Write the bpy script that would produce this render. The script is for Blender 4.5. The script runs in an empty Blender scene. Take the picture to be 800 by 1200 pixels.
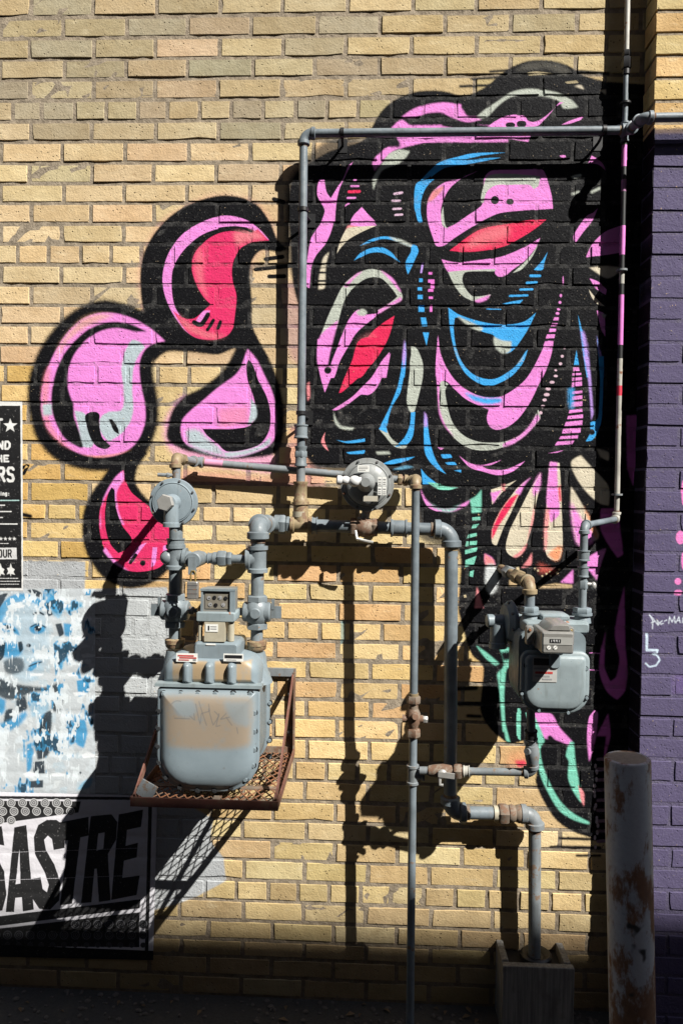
import bpy, bmesh, math, random
import numpy as np
from mathutils import Vector, Matrix, Euler
random.seed(7); np.random.seed(7)
R = math.radians
SC = bpy.context.scene
COL = SC.collection

# ------------------------------------------------------------------ camera
CAM_D, CAM_H, FPX = 2.48684, 1.7216, 873.0
CAM_ROT = Matrix.Rotation(R(2.3394), 3, 'Z') @ Matrix.Rotation(R(90 - 1.407), 3, 'X') @ Matrix.Rotation(R(0.8278), 3, 'Z')
cd = bpy.data.cameras.new('camera'); cam = bpy.data.objects.new('camera', cd); COL.objects.link(cam)
cam.location = (0, -CAM_D, CAM_H); cam.rotation_euler = CAM_ROT.to_euler()
cd.sensor_fit = 'VERTICAL'; cd.sensor_height = 24.0; cd.lens = 24.0 * FPX / 1200.0
cd.clip_start = 0.05; cd.clip_end = 500
SC.camera = cam

# ------------------------------------------------------------------ light
SX, SZ = 1.10, 1.48                       # shadow run per metre of stand-off, sideways and down
sun_dir = Vector((SX, -1.0, SZ)).normalized()
EL = math.asin(sun_dir.z); AZ = math.atan2(sun_dir.x, sun_dir.y)
w = bpy.data.worlds.new('World'); SC.world = w; w.use_nodes = True
nt = w.node_tree; bg = nt.nodes['Background']
sky = nt.nodes.new('ShaderNodeTexSky'); sky.sky_type = 'NISHITA'; sky.sun_disc = False
sky.sun_elevation = EL; sky.sun_rotation = AZ
nt.links.new(sky.outputs[0], bg.inputs[0]); bg.inputs[1].default_value = 0.05
sl = bpy.data.lights.new('sun', 'SUN'); sl.energy = 5.0; sl.angle = R(0.48); sl.color = (1.0, 0.965, 0.905)
so = bpy.data.objects.new('sun', sl); COL.objects.link(so); so.location = (6, -6, 9)
so.rotation_euler = (-sun_dir).to_track_quat('-Z', 'Y').to_euler()
SC.view_settings.view_transform = 'Standard'; SC.view_settings.look = 'None'
SC.view_settings.gamma = 1.0; SC.view_settings.use_curve_mapping = False
SC.view_settings.exposure = 1.0

# ------------------------------------------------------------------ pixel -> place on a plane at stand-off d from the wall
def P(x, y, d=0.0):
    v = CAM_ROT @ Vector(((x - 400) / FPX, -(y - 600) / FPX, -1.0))
    t = (CAM_D - d) / v.y
    return Vector((v.x * t, -d, CAM_H + v.z * t))
_M = np.array(CAM_ROT)
def Parr(pts, d=0.0):
    pts = np.asarray(pts, float)
    v = np.stack([(pts[:, 0] - 400) / FPX, -(pts[:, 1] - 600) / FPX, -np.ones(len(pts))], 1) @ _M.T
    t = (CAM_D - d) / v[:, 1]
    return np.stack([v[:, 0] * t, CAM_H + v[:, 2] * t], 1)
def mpp(d): return (CAM_D - d) / FPX       # metres per photo pixel at that stand-off

# ------------------------------------------------------------------ mesh helpers
class MB:
    def __init__(s): s.v = []; s.f = []; s.mi = []; s.cur = 0
    def add(s, vs, fs):
        o = len(s.v); s.v += [tuple(v) for v in vs]
        for f in fs: s.f.append([i + o for i in f]); s.mi.append(s.cur)
        return s
    def box(s, c, size, rot=None):
        c = Vector(c); hx, hy, hz = [a / 2 for a in size]
        vs = [Vector((x, y, z)) for x in (-hx, hx) for y in (-hy, hy) for z in (-hz, hz)]
        if rot is not None: vs = [rot @ v for v in vs]
        return s.add([v + c for v in vs], [(0,1,3,2),(4,6,7,5),(0,4,5,1),(2,3,7,6),(0,2,6,4),(1,5,7,3)])
    def bar(s, a, b, wd, ht, up=(0, 0, 1)):
        a, b = Vector(a), Vector(b); d = b - a; L = d.length; d.normalize()
        u = Vector(up); x = d.cross(u)
        if x.length < 1e-4: x = d.cross(Vector((1, 0, 0)))
        x.normalize(); z = x.cross(d)
        m = Matrix((x, d, z)).transposed()
        return s.box((a + b) / 2, (wd, L, ht), m)
    def lathe(s, a, b, prof, seg=20, cap=True):
        """prof: list of (t metres along axis from a, radius)"""
        a = Vector(a); d = (Vector(b) - a).normalized()
        x = d.orthogonal().normalized(); y = d.cross(x)
        vs = []; fs = []
        for t, r in prof:
            for k in range(seg):
                an = 2 * math.pi * k / seg
                vs.append(a + d * t + (x * math.cos(an) + y * math.sin(an)) * r)
        n = len(prof)
        for i in range(n - 1):
            for k in range(seg):
                k2 = (k + 1) % seg
                fs.append((i*seg+k, i*seg+k2, (i+1)*seg+k2, (i+1)*seg+k))
        if cap:
            fs.append(tuple(range(seg))[::-1]); fs.append(tuple((n-1)*seg + k for k in range(seg)))
        return s.add(vs, fs)
    def cyl(s, a, b, r, seg=20, bev=0.0):
        L = (Vector(b) - Vector(a)).length
        if bev > 0: pr = [(0, r - bev), (bev, r), (L - bev, r), (L, r - bev)]
        else: pr = [(0, r), (L, r)]
        return s.lathe(a, b, pr, seg)
    def hexn(s, a, b, r): 
        L = (Vector(b) - Vector(a)).length; e = min(L * .18, r * .15)
        return s.lathe(a, b, [(0, r*.9), (e, r), (L - e, r), (L, r*.9)], 6)
    def tube(s, pts, r, seg=16, cap=True):
        pts = [Vector(p) for p in pts]; n = len(pts)
        rs = r if isinstance(r, (list, tuple)) else [r] * n
        vs = []; fs = []; prev = None
        for i, p in enumerate(pts):
            if i == 0: d = pts[1] - p
            elif i == n - 1: d = p - pts[-2]
            else: d = (pts[i+1] - p).normalized() + (p - pts[i-1]).normalized()
            d.normalize()
            if prev is None: x = d.orthogonal().normalized()
            else:
                x = prev - d * prev.dot(d); x.normalize()
            prev = x; y = d.cross(x)
            for k in range(seg):
                an = 2 * math.pi * k / seg
                vs.append(p + (x * math.cos(an) + y * math.sin(an)) * rs[i])
        for i in range(n - 1):
            for k in range(seg):
                k2 = (k + 1) % seg
                fs.append((i*seg+k, i*seg+k2, (i+1)*seg+k2, (i+1)*seg+k))
        if cap:
            fs.append(tuple(range(seg))[::-1]); fs.append(tuple((n-1)*seg + k for k in range(seg)))
        return s.add(vs, fs)
    def sphere(s, c, r, sc=(1, 1, 1), seg=16, rings=10):
        c = Vector(c); vs = []; fs = []
        for i in range(rings + 1):
            th = math.pi * i / rings
            for k in range(seg):
                an = 2 * math.pi * k / seg
                vs.append(c + Vector((math.sin(th)*math.cos(an)*r*sc[0], math.sin(th)*math.sin(an)*r*sc[1], math.cos(th)*r*sc[2])))
        for i in range(rings):
            for k in range(seg):
                k2 = (k + 1) % seg
                fs.append((i*seg+k, (i+1)*seg+k, (i+1)*seg+k2, i*seg+k2))
        return s.add(vs, fs)
    def loft(s, outline, layers):
        """outline: list of (x,z); layers: list of (stand-off d, inset m or (inset, dx, dz)) ; ends capped"""
        o = [Vector(p) for p in outline]; n = len(o)
        area = sum(o[i].x*o[(i+1) % n].y - o[(i+1) % n].x*o[i].y for i in range(n)) / 2
        nrm = []
        for i in range(n):
            e1 = (o[i] - o[i-1]).normalized(); e2 = (o[(i+1) % n] - o[i]).normalized()
            n1 = Vector((-e1.y, e1.x)); n2 = Vector((-e2.y, e2.x)); m = n1 + n2
            m = m.normalized() / max(.35, math.cos(n1.angle(n2) / 2)) if m.length > 1e-5 else n1
            nrm.append(m * (1 if area > 0 else -1))
        vs = []; fs = []
        for d, ins in layers:
            for p, q in zip(o, nrm):
                a = p + q * ins; vs.append((a.x, -d, a.y))
        L = len(layers)
        for i in range(L - 1):
            for k in range(n):
                k2 = (k + 1) % n; fs.append((i*n+k, i*n+k2, (i+1)*n+k2, (i+1)*n+k))
        fs.append(tuple(range(n))[::-1]); fs.append(tuple((L-1)*n + k for k in range(n)))
        return s.add(vs, fs)
    def loftr(s, x0, z0, x1, z1, r, rb, layers, n=5):
        """rounded-rectangle loft that keeps its corners clean when inset"""
        m = 4 * (n + 1); vs = []; fs = []
        for d, ins in layers:
            for x, z in rrect(x0 + ins, z0 + ins, x1 - ins, z1 - ins, max(r - ins, .0025), n, max(rb - ins, .0025)): vs.append((x, -d, z))
        for i in range(len(layers) - 1):
            for k in range(m):
                k2 = (k + 1) % m; fs.append((i*m+k, i*m+k2, (i+1)*m+k2, (i+1)*m+k))
        fs.append(tuple(range(m))[::-1]); fs.append(tuple((len(layers)-1)*m + k for k in range(m)))
        return s.add(vs, fs)
    def build(s, name, mats, parent=None, smooth=True, angle=38, **tags):
        me = bpy.data.meshes.new(name)
        me.from_pydata(s.v, [], s.f); me.update()
        bm = bmesh.new(); bm.from_mesh(me)
        bmesh.ops.recalc_face_normals(bm, faces=bm.faces)
        if smooth:
            for f in bm.faces: f.smooth = True
            for e in bm.edges:
                if len(e.link_faces) == 2 and e.calc_face_angle(0) > R(angle): e.smooth = False
        bm.to_mesh(me); bm.free()
        ms = mats if isinstance(mats, (list, tuple)) else [mats]
        for m in ms: me.materials.append(m)
        if len(ms) > 1:
            for p, i in zip(me.polygons, s.mi): p.material_index = i
        o = bpy.data.objects.new(name, me); COL.objects.link(o)
        if parent: attach(o, parent)
        for k, v in tags.items(): o[k] = v
        return o
def attach(o, parent):
    o.parent = parent
    m = WM.get(parent.name)
    o.matrix_parent_inverse = m.inverted() if m is not None else Matrix()
WM = {}
def thing(name, loc, label, cat, group=None):
    e = bpy.data.objects.new(name, None); COL.objects.link(e); e.location = loc; e.empty_display_size = .1
    e['label'] = label; e['category'] = cat
    if group: e['group'] = group
    WM[e.name] = Matrix.Translation(Vector(loc))
    return e
def tag(o, label, cat, group=None):
    o['label'] = label; o['category'] = cat
    if group: o['group'] = group
    return o
def rrect(x0, z0, x1, z1, r, n=5, rb=None):
    """rounded rectangle outline; r corner radius top, rb bottom"""
    rb = r if rb is None else rb
    out = []
    for cx, cz, a0, q in ((x1 - r, z1 - r, 0, r), (x0 + r, z1 - r, 90, r), (x0 + rb, z0 + rb, 180, rb), (x1 - rb, z0 + rb, 270, rb)):
        for k in range(n + 1):
            a = R(a0 + 90 * k / n); out.append((cx + q * math.cos(a), cz + q * math.sin(a)))
    return out
def arc(prev, c, nxt, rad, n=7):
    prev, c, nxt = Vector(prev), Vector(c), Vector(nxt)
    d1 = (prev - c).normalized(); d2 = (nxt - c).normalized()
    a = d1.angle(d2) / 2; L = rad / math.tan(a)
    p1 = c + d1 * L; p2 = c + d2 * L
    cen = c + (d1 + d2).normalized() * (rad / math.sin(a))
    out = []
    v1 = p1 - cen; v2 = p2 - cen; th = v1.angle(v2)
    for k in range(n + 1):
        t = k / n
        out.append(cen + (v1 * math.sin((1 - t) * th) + v2 * math.sin(t * th)) / math.sin(th))
    return out

# ------------------------------------------------------------------ materials
def mat(name):
    m = bpy.data.materials.new(name); m.use_nodes = True
    return m, m.node_tree, m.node_tree.nodes['Principled BSDF']
def N(t, typ, **kw):
    n = t.nodes.new(typ)
    for k, v in kw.items():
        if k in ('op',): n.operation = v
        elif k == 'blend': n.data_type = 'RGBA'; n.blend_type = v
        else: setattr(n, k, v)
    return n
def lk(t, a, b): t.links.new(a, b)
def noise(t, vec, scale, detail=4, rough=.55):
    n = N(t, 'ShaderNodeTexNoise'); n.inputs['Scale'].default_value = scale
    n.inputs['Detail'].default_value = detail; n.inputs['Roughness'].default_value = rough
    if vec is not None: lk(t, vec, n.inputs['Vector'])
    return n.outputs[0]
def ramp(t, fac, lo, hi, a=0.0, b=1.0):
    n = N(t, 'ShaderNodeMapRange'); n.interpolation_type = 'SMOOTHSTEP'
    n.inputs[1].default_value = lo; n.inputs[2].default_value = hi; n.inputs[3].default_value = a; n.inputs[4].default_value = b
    lk(t, fac, n.inputs[0]); return n.outputs[0]
def mix(t, fac, a, b, blend='MIX'):
    n = N(t, 'ShaderNodeMix', blend=blend)
    if hasattr(fac, 'links'): lk(t, fac, n.inputs[0])
    else: n.inputs[0].default_value = fac
    for s, i in ((a, 6), (b, 7)):
        if hasattr(s, 'links'): lk(t, s, n.inputs[i])
        else: n.inputs[i].default_value = (*s, 1) if len(s) == 3 else s
    return n.outputs[2]
def mth(t, op, a, b=None):
    n = N(t, 'ShaderNodeMath', op=op)
    for s, i in ((a, 0), (b, 1)):
        if s is None: continue
        if hasattr(s, 'links'): lk(t, s, n.inputs[i])
        else: n.inputs[i].default_value = s
    return n.outputs[0]
def bump(t, b, h, strength=.4, dist=.002):
    n = N(t, 'ShaderNodeBump'); n.inputs['Strength'].default_value = strength; n.inputs['Distance'].default_value = dist
    lk(t, h, n.inputs['Height']); lk(t, n.outputs[0], b.inputs['Normal'])
def wpos(t): return N(t, 'ShaderNodeNewGeometry').outputs['Position']

def painted(name, col, rust=.0, rough=.5, grime=.35, rcol=(.13, .055, .025), metal=0.0, bmp=.25, dust=.25):
    """painted metal: slight tone drift, grime, chipped rust"""
    m, t, b = mat(name); p = wpos(t)
    n1 = noise(t, p, 14, 4); n2 = noise(t, p, 55, 5, .65); n3 = noise(t, p, 6, 3)
    c = mix(t, ramp(t, n1, .3, .7), [x * (1 - grime) for x in col], col)
    c = mix(t, ramp(t, n3, .45, .75, 0, dust), c, [min(.8, x * 1.25 + .03) for x in col])
    if rust > 0:
        c2 = mix(t, n2, rcol, [min(1, x * 2.2) for x in rcol])
        f = ramp(t, mth(t, 'ADD', mth(t, 'MULTIPLY', n2, .6), mth(t, 'MULTIPLY', n1, .4)), .62 - rust * .35, .68 - rust * .35)
        c = mix(t, f, c, c2)
    mp_ = N(t, 'ShaderNodeMapping'); mp_.inputs['Scale'].default_value = (55, 55, 7); lk(t, p, mp_.inputs[0])
    run = ramp(t, noise(t, mp_.outputs[0], 1.0, 4, .6), .52, .74, 0, .55)
    c = mix(t, run, c, mix(t, 1.0, c, (.62, .58, .52), 'MULTIPLY'))
    spk = ramp(t, noise(t, p, 220, 2), .70, .74, 0, .6)
    c = mix(t, spk, c, [x * .35 for x in col])
    lk(t, c, b.inputs['Base Color']); b.inputs['Metallic'].default_value = metal
    lk(t, ramp(t, n2, .3, .7, rough - .1, rough + .2), b.inputs['Roughness'])
    bump(t, b, n2, bmp, .0012)
    return m
def plain(name, col, rough=.6, metal=0, var=.25, scale=60):
    m, t, b = mat(name); p = wpos(t)
    n1 = noise(t, p, scale, 4)
    lk(t, mix(t, n1, [x * (1 - var) for x in col], [min(1, x * (1 + var * .6)) for x in col]), b.inputs['Base Color'])
    b.inputs['Roughness'].default_value = rough; b.inputs['Metallic'].default_value = metal
    bump(t, b, n1, .15, .0008)
    return m
PIPE = painted('pipe_grey', (.155, .185, .205), rust=.06, rough=.42, bmp=.5, rcol=(.10, .066, .044))
PIPE2 = painted('pipe_grey_worn', (.185, .205, .215), rust=.22, rough=.5, rcol=(.095, .066, .046))
FIT = painted('fitting_grey', (.165, .195, .21), rust=.06, rough=.45, bmp=.5, rcol=(.10, .068, .045))
TAN = painted('fitting_tan', (.27, .205, .115), rust=.32, rough=.55, rcol=(.10, .060, .035), bmp=.6)
RUST = painted('rusty_iron', (.20, .155, .115), rust=.42, rough=.75, rcol=(.085, .048, .030), bmp=1.0)
REDRUST = painted('red_oxide_steel', (.155, .058, .040), rust=.38, rough=.65, rcol=(.085, .045, .03), bmp=.6)
METER = painted('meter_grey', (.175, .215, .235), rust=.03, rough=.42, grime=.18, bmp=.3)
METER2 = painted('meter_grey_light', (.215, .26, .272), rust=.03, rough=.42, grime=.2, bmp=.3)
REGUL = painted('regulator_grey', (.20, .245, .27), rust=.02, rough=.4, grime=.15, bmp=.2)
REGDK = painted('regulator_dark_grey', (.215, .225, .22), rust=.03, rough=.42, grime=.2, bmp=.3)
BOLT = painted('bolt_steel', (.10, .105, .11), rust=.25, rough=.5)
ALU = plain('bare_aluminium', (.34, .335, .315), .42, .25)
BEIGE = plain('beige_plastic', (.36, .33, .25), .45)
WHITEP = plain('white_plastic', (.56, .56, .55), .45, 0, .15)
STICK = plain('white_label', (.66, .66, .62), .5, 0, .2, 90)
BLACKP = plain('black_plastic', (.015, .015, .016), .4, 0, .4)
REDP = plain('red_print', (.42, .05, .045), .5)
STEEL = plain('padlock_steel', (.32, .31, .29), .42, .6)
BRASS = plain('brass', (.42, .30, .11), .4, .7)
GRATE = painted('grate_rust', (.15, .095, .06), rust=.5, rough=.8)
WHITEC = painted('white_conduit', (.40, .385, .34), rust=.12, rough=.5)
# ------------------------------------------------------------------ paint: shapes laid out in wall metres and rasterised to a canvas
NR = np.random.RandomState(17)
class Canvas:
    def __init__(s, x0, z0, x1, z1, res, d=0.0):
        s.x0, s.z0, s.res, s.d = x0, z0, res, d
        s.w = int((x1 - x0) * res); s.h = int((z1 - z0) * res)
        s.x1 = x0 + s.w / res; s.z1 = z0 + s.h / res
        s.rgb = np.zeros((s.h, s.w, 3), np.float32); s.a = np.zeros((s.h, s.w), np.float32)
    def to(s, pts, o):
        ox, oy, k = o
        q = np.asarray(pts, float) / k + np.array([ox, oy])
        m = Parr(q, s.d)
        return (m - np.array([s.x0, s.z0])) * s.res
    def mask(s, poly):
        x0 = max(0, int(poly[:, 0].min()) - 2); x1 = min(s.w, int(poly[:, 0].max()) + 3)
        y0 = max(0, int(poly[:, 1].min()) - 2); y1 = min(s.h, int(poly[:, 1].max()) + 3)
        if x1 <= x0 or y1 <= y0: return None
        m = np.zeros((y1 - y0, x1 - x0), np.float32); xs = np.arange(x0, x1)
        ax, ay = poly[:, 0], poly[:, 1]; bx, by = np.roll(ax, -1), np.roll(ay, -1)
        S = 2
        for j in range(y0, y1):
            for q in range(S):
                yy = j + (q + .5) / S
                hit = ((ay <= yy) & (by > yy)) | ((by <= yy) & (ay > yy))
                if not hit.any(): continue
                xc = np.sort(ax[hit] + (yy - ay[hit]) / (by[hit] - ay[hit]) * (bx[hit] - ax[hit]))
                for a, b in zip(xc[0::2], xc[1::2]):
                    m[j - y0] += np.clip(np.minimum(b, xs + 1) - np.maximum(a, xs), 0, 1) / S
        return m, x0, y0
    def put(s, m, x0, y0, col, op=1.0):
        h, w_ = m.shape; m = np.clip(m * op, 0, 1)
        sl = (slice(y0, y0 + h), slice(x0, x0 + w_))
        A = s.a[sl]; na = m + A * (1 - m)
        k = (m / np.maximum(na, 1e-5))[..., None]
        s.rgb[sl] = s.rgb[sl] * (1 - k) + np.asarray(col, np.float32) * k
        s.a[sl] = na
    def fill(s, o, col, pts, soft=0, smooth=True, op=1.0):
        p = s.to(pts, o)
        if smooth: p = spline(p)
        r = s.mask(p)
        if r is None: return
        m, x0, y0 = r
        if soft > 0:
            n = int(soft)
            px0, py0 = max(0, x0 - n), max(0, y0 - n)
            px1, py1 = min(s.w, x0 + m.shape[1] + n), min(s.h, y0 + m.shape[0] + n)
            M = np.zeros((py1 - py0, px1 - px0), np.float32)
            M[y0 - py0:y0 - py0 + m.shape[0], x0 - px0:x0 - px0 + m.shape[1]] = m
            m = blur(blur(M, max(1, n // 2)), max(1, n // 2)); x0, y0 = px0, py0
            if n >= 3: m = np.clip(m + NR.uniform(-1, 1, m.shape).astype(np.float32) * 1.5 * m * (1 - m), 0, 1)
        s.put(m, x0, y0, col, op)
    def stroke(s, o, col, pts, wd, soft=0, op=1.0):
        """wd in the same pixels as pts"""
        p = np.asarray(pts, float)
        if len(p) > 2: p = spline(p, closed=False)
        d = np.gradient(p, axis=0); d /= np.maximum(np.linalg.norm(d, axis=1, keepdims=True), 1e-6)
        n = np.stack([-d[:, 1], d[:, 0]], 1) * (wd / 2)
        a0 = math.atan2(d[-1, 1], d[-1, 0]); a1 = math.atan2(-d[0, 1], -d[0, 0])
        e = [p[-1] + wd / 2 * np.array([math.cos(a0 + t), math.sin(a0 + t)]) for t in (.8, 0, -.8)]
        f = [p[0] + wd / 2 * np.array([math.cos(a1 + t), math.sin(a1 + t)]) for t in (.8, 0, -.8)]
        s.fill(o, col, np.concatenate([p + n, e, (p - n)[::-1], f]), soft, False, op)
    def dot(s, o, col, c, rx, ry=None, soft=0, op=1.0):
        ry = ry or rx
        s.fill(o, col, [(c[0] + rx * math.cos(t), c[1] + ry * math.sin(t)) for t in np.linspace(0, 6.283, 15)[:-1]], soft, False, op)
    def image(s, name):
        im = bpy.data.images.new(name, s.w, s.h, alpha=True, float_buffer=False)
        im.colorspace_settings.name = 'Non-Color'; im.alpha_mode = 'CHANNEL_PACKED'
        buf = np.concatenate([np.sqrt(np.clip(s.rgb, 0, 1)), s.a[..., None]], 2).astype(np.float32)
        im.pixels.foreach_set(buf.ravel()); im.update(); im.pack()
        return im
    def nodes(s, t, im):
        """node group: wall position -> paint colour, coverage (canvas stored as square root)"""
        p = wpos(t); sp = N(t, 'ShaderNodeSeparateXYZ'); lk(t, p, sp.inputs[0])
        u = mth(t, 'DIVIDE', mth(t, 'SUBTRACT', sp.outputs[0], s.x0), s.x1 - s.x0)
        v = mth(t, 'DIVIDE', mth(t, 'SUBTRACT', sp.outputs[2], s.z0), s.z1 - s.z0)
        cb = N(t, 'ShaderNodeCombineXYZ'); lk(t, u, cb.inputs[0]); lk(t, v, cb.inputs[1])
        tx = N(t, 'ShaderNodeTexImage'); tx.image = im; tx.extension = 'CLIP'; lk(t, cb.outputs[0], tx.inputs[0])
        sq = mix(t, 1.0, tx.outputs[0], tx.outputs[0], 'MULTIPLY')
        return sq, tx.outputs[1], p
def blur(m, n):
    k = 2 * n + 1
    for ax in (0, 1):
        pad = [(n + 1, n), (0, 0)] if ax == 0 else [(0, 0), (n + 1, n)]
        c = np.cumsum(np.pad(m, pad), axis=ax)
        m = (c[k:] - c[:-k]) / k if ax == 0 else (c[:, k:] - c[:, :-k]) / k
    return m
def spline(p, closed=True, n=5):
    p = np.asarray(p, float); L = len(p); out = []
    def tang(i):
        a, b, c = p[(i-1) % L], p[i], p[(i+1) % L]
        if not closed and i in (0, L - 1): return np.zeros(2)
        u, v = b - a, c - b; lu, lv = np.linalg.norm(u), np.linalg.norm(v)
        if lu < 1e-6 or lv < 1e-6: return np.zeros(2)
        if u @ v / (lu * lv) < .25: return np.zeros(2)      # a sharp tip stays sharp
        tdir = (u / lu + v / lv); tdir /= np.linalg.norm(tdir)
        return tdir * min(lu, lv)
    T = [tang(i) for i in range(L)]
    for i in range(L if closed else L - 1):
        a, b, ta, tb = p[i], p[(i+1) % L], T[i], T[(i+1) % L]
        for k in range(n):
            t = k / n
            out.append((2*t**3-3*t**2+1)*a + (t**3-2*t**2+t)*ta + (-2*t**3+3*t**2)*b + (t**3-t**2)*tb)
    if not closed: out.append(p[-1])
    return np.array(out)

K = (.0055, .0055, .0065); PK = (.665, .215, .56); MG = (.70, .16, .55); RD = (.62, .022, .085); CR = (.60, .03, .12)
BL = (.045, .32, .68); MT = (.17, .50, .38); CM = (.55, .49, .375); GY = (.40, .43, .375); GB = (.38, .45, .48)
SA = (.66, .22, .24); OR = (.66, .27, .14); WH = (.66, .66, .64); GREY = (.36, .375, .385); LIL = (.42, .26, .66)
mural = Canvas(-1.45, 0.0, 1.12, 3.45, 620)
def G(o, *shapes):
    for sh in shapes:
        c, pts = sh[0], sh[1]; soft = sh[2] if len(sh) > 2 else 0
        mural.fill(o, c, pts, soft)
def rects(o, c, *rs):
    for r in rs:
        if isinstance(r, tuple): x0, y0, x1, y1 = r; r = [(x0, y0), (x1, y0), (x1, y1), (x0, y1)]
        mural.fill(o, c, r, 0, False)
def lines(o, c, *ls, soft=0):
    for l in ls: mural.stroke(o, c, l[:-1], l[-1], soft)
def dots(o, c, *ds):
    for d in ds: mural.dot(o, c, (d[0], d[1]), d[2], d[3] if len(d) > 3 else None)
I0 = (0, 0, 1.0)
# grey roller paint at the left
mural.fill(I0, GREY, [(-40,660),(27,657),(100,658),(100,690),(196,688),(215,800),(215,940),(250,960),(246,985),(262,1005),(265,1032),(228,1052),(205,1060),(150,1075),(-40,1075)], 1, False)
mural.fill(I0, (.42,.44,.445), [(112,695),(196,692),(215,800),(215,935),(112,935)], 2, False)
# --- petals
A = (160, 220, 4.444); B = (20, 340, 4.0); C = (180, 380, 4.0); D = (80, 530, 3.636)
mural.fill(A, SA, [(60,680),(10,520),(20,380),(120,180),(260,90),(450,30),(640,90),(740,260),(700,300),(300,700)], 14, op=.25)
G(A, (K, [(40,650),(20,520),(24,400),(60,290),(130,190),(220,115),(330,65),(450,40),(560,55),(640,100),(700,190),(735,270),(790,320),(740,335),(650,328),(605,375),(588,450),(600,580),(598,700),(640,800),(690,889),(560,889),(510,835),(430,868),(330,855),(230,838),(150,830),(100,760)], 3))
G(B, (K, [(50,480),(55,560),(90,690),(160,780),(260,830),(380,850),(500,835),(590,785),(640,700),(665,600),(660,500),(640,400),(645,330),(700,285),(800,285),(800,170),(700,110),(600,95),(500,60),(400,44),(300,75),(220,130),(150,210),(95,300),(60,400)], 6))
G(D, (K, [(235,0),(130,130),(75,220),(58,320),(75,420),(130,515),(200,565),(270,580),(350,562),(430,500),(470,430),(480,300),(340,200),(290,130),(300,60),(340,0)], 5))
mural.fill(C, PK, [(140,330),(60,440),(60,560),(150,640),(560,700),(560,600)], 12, op=.6)
G(C, (K, [(440,0),(480,70),(540,160),(580,250),(610,400),(600,560),(560,610),(450,628),(330,630),(230,612),(130,585),(66,540),(66,480),(90,400),(140,340),(220,300),(300,240),(350,180),(385,110),(300,140),(150,130),(60,130),(0,180),(0,100),(60,70),(200,0)], 5))
G(A, (PK, [(690,272),(640,215),(580,172),(500,148),(420,150),(330,182),(250,232),(190,300),(150,385),(135,470),(145,550),(180,640),(250,740),(320,785),(400,790),(390,770),(300,730),(240,680),(200,620),(183,520),(188,430),(215,370),(270,300),(340,245),(430,212),(520,200),(600,215),(650,260)]),
     (CR, [(190,640),(250,735),(310,782),(400,792),(470,772),(500,735),(515,640),(520,560),(500,480),(500,400),(530,330),(590,285),(690,275),(630,215),(590,240),(500,225),(420,240),(350,285),(300,350),(288,420),(310,500),(350,570),(385,605),(350,640),(300,680),(250,680)]))
mural.fill(A, SA, [(500,232),(620,222),(670,268),(590,275),(520,300)], 8, op=.7)
mural.fill(A, SA, [(330,300),(300,380),(320,500),(380,590),(350,480),(350,360)], 8, op=.45)
mural.fill(A, SA, [(200,650),(260,735),(380,785),(470,770),(360,750),(250,690)], 8, op=.6)
G(A, (PK, [(310,690),(350,640),(385,640),(350,690),(320,700)]))
lines(A, K, ((300,700),(335,712),(372,660),24), ((400,690),(370,740),18), ((437,698),(424,732),18), ((430,212),(520,203),(597,226),10))
lines(A, K, ((672,372),(760,360),22), ((618,425),(810,405),22), ((690,462),(770,460),22), ((715,60),(765,75),22))
G(B, (PK, [(695,240),(640,190),(560,140),(470,110),(380,108),(300,140),(230,210),(180,290),(140,380),(118,470),(115,560),(140,640),(190,700),(260,750),(340,778),(430,780),(510,755),(570,700),(600,620),(600,540),(580,440),(575,340),(600,280),(640,250)], 1))
mural.fill(B, (.62,.36,.22), [(300,140),(380,112),(460,118),(330,170),(230,250),(180,340),(200,260)], 8, op=.7)
mural.fill(B, SA, [(118,470),(130,400),(160,340),(150,480),(150,600),(220,710),(330,770),(200,715),(130,620)], 6, op=.7)
mural.fill(B, GB, [(118,535),(165,530),(168,585),(125,590)], 5)
G(B, (K, [(300,740),(230,700),(190,640),(165,560),(165,470),(185,380),(220,300),(280,230),(350,175),(430,150),(520,155),(610,195),(560,195),(470,178),(400,190),(330,230),(270,300),(240,380),(240,460),(265,540),(270,600),(300,680),(315,730)], 1),
     (GB, [(490,560),(500,480),(490,360),(510,280),(540,235),(580,245),(600,270),(575,300),(550,350),(540,450),(545,560),(530,620),(480,680),(430,710),(390,660),(390,600),(430,570)], 3),
     (GB, [(270,565),(320,580),(330,640),(360,700),(350,735),(310,735),(290,650)], 1),
     (K, [(320,590),(350,570),(385,580),(385,620),(400,690),(440,730),(415,745),(370,730),(340,680)]),
     (K, [(430,605),(445,605),(475,650),(478,675),(455,660)]))
mural.fill(B, OR, [(300,770),(380,785),(470,772),(540,745),(470,765),(380,775)], 2, op=.7)
G(C, (PK, [(440,115),(480,160),(520,240),(560,330),(574,430),(572,520),(540,570),(460,605),(380,622),(300,615),(220,590),(150,560),(130,510),(135,450),(180,400),(240,350),(310,290),(380,240),(410,200)], 2))
mural.fill(C, SA, [(300,400),(440,380),(450,460),(310,485)], 10, op=.5)
G(C, (GB, [(150,500),(200,490),(250,530),(310,580),(345,622),(220,592),(165,560)], 8), (GB, [(330,600),(430,590),(510,560),(548,525),(545,560),(450,607),(340,622)], 5),
     (K, [(445,165),(465,190),(490,260),(530,340),(548,420),(540,500),(500,560),(420,590),(340,595),(300,560),(250,520),(230,490),(300,492),(380,490),(450,475),(475,440),(478,390),(465,330),(440,260),(435,190)]),
     (GB, [(455,345),(480,385),(480,440),(440,475),(452,420)], 3))
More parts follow.
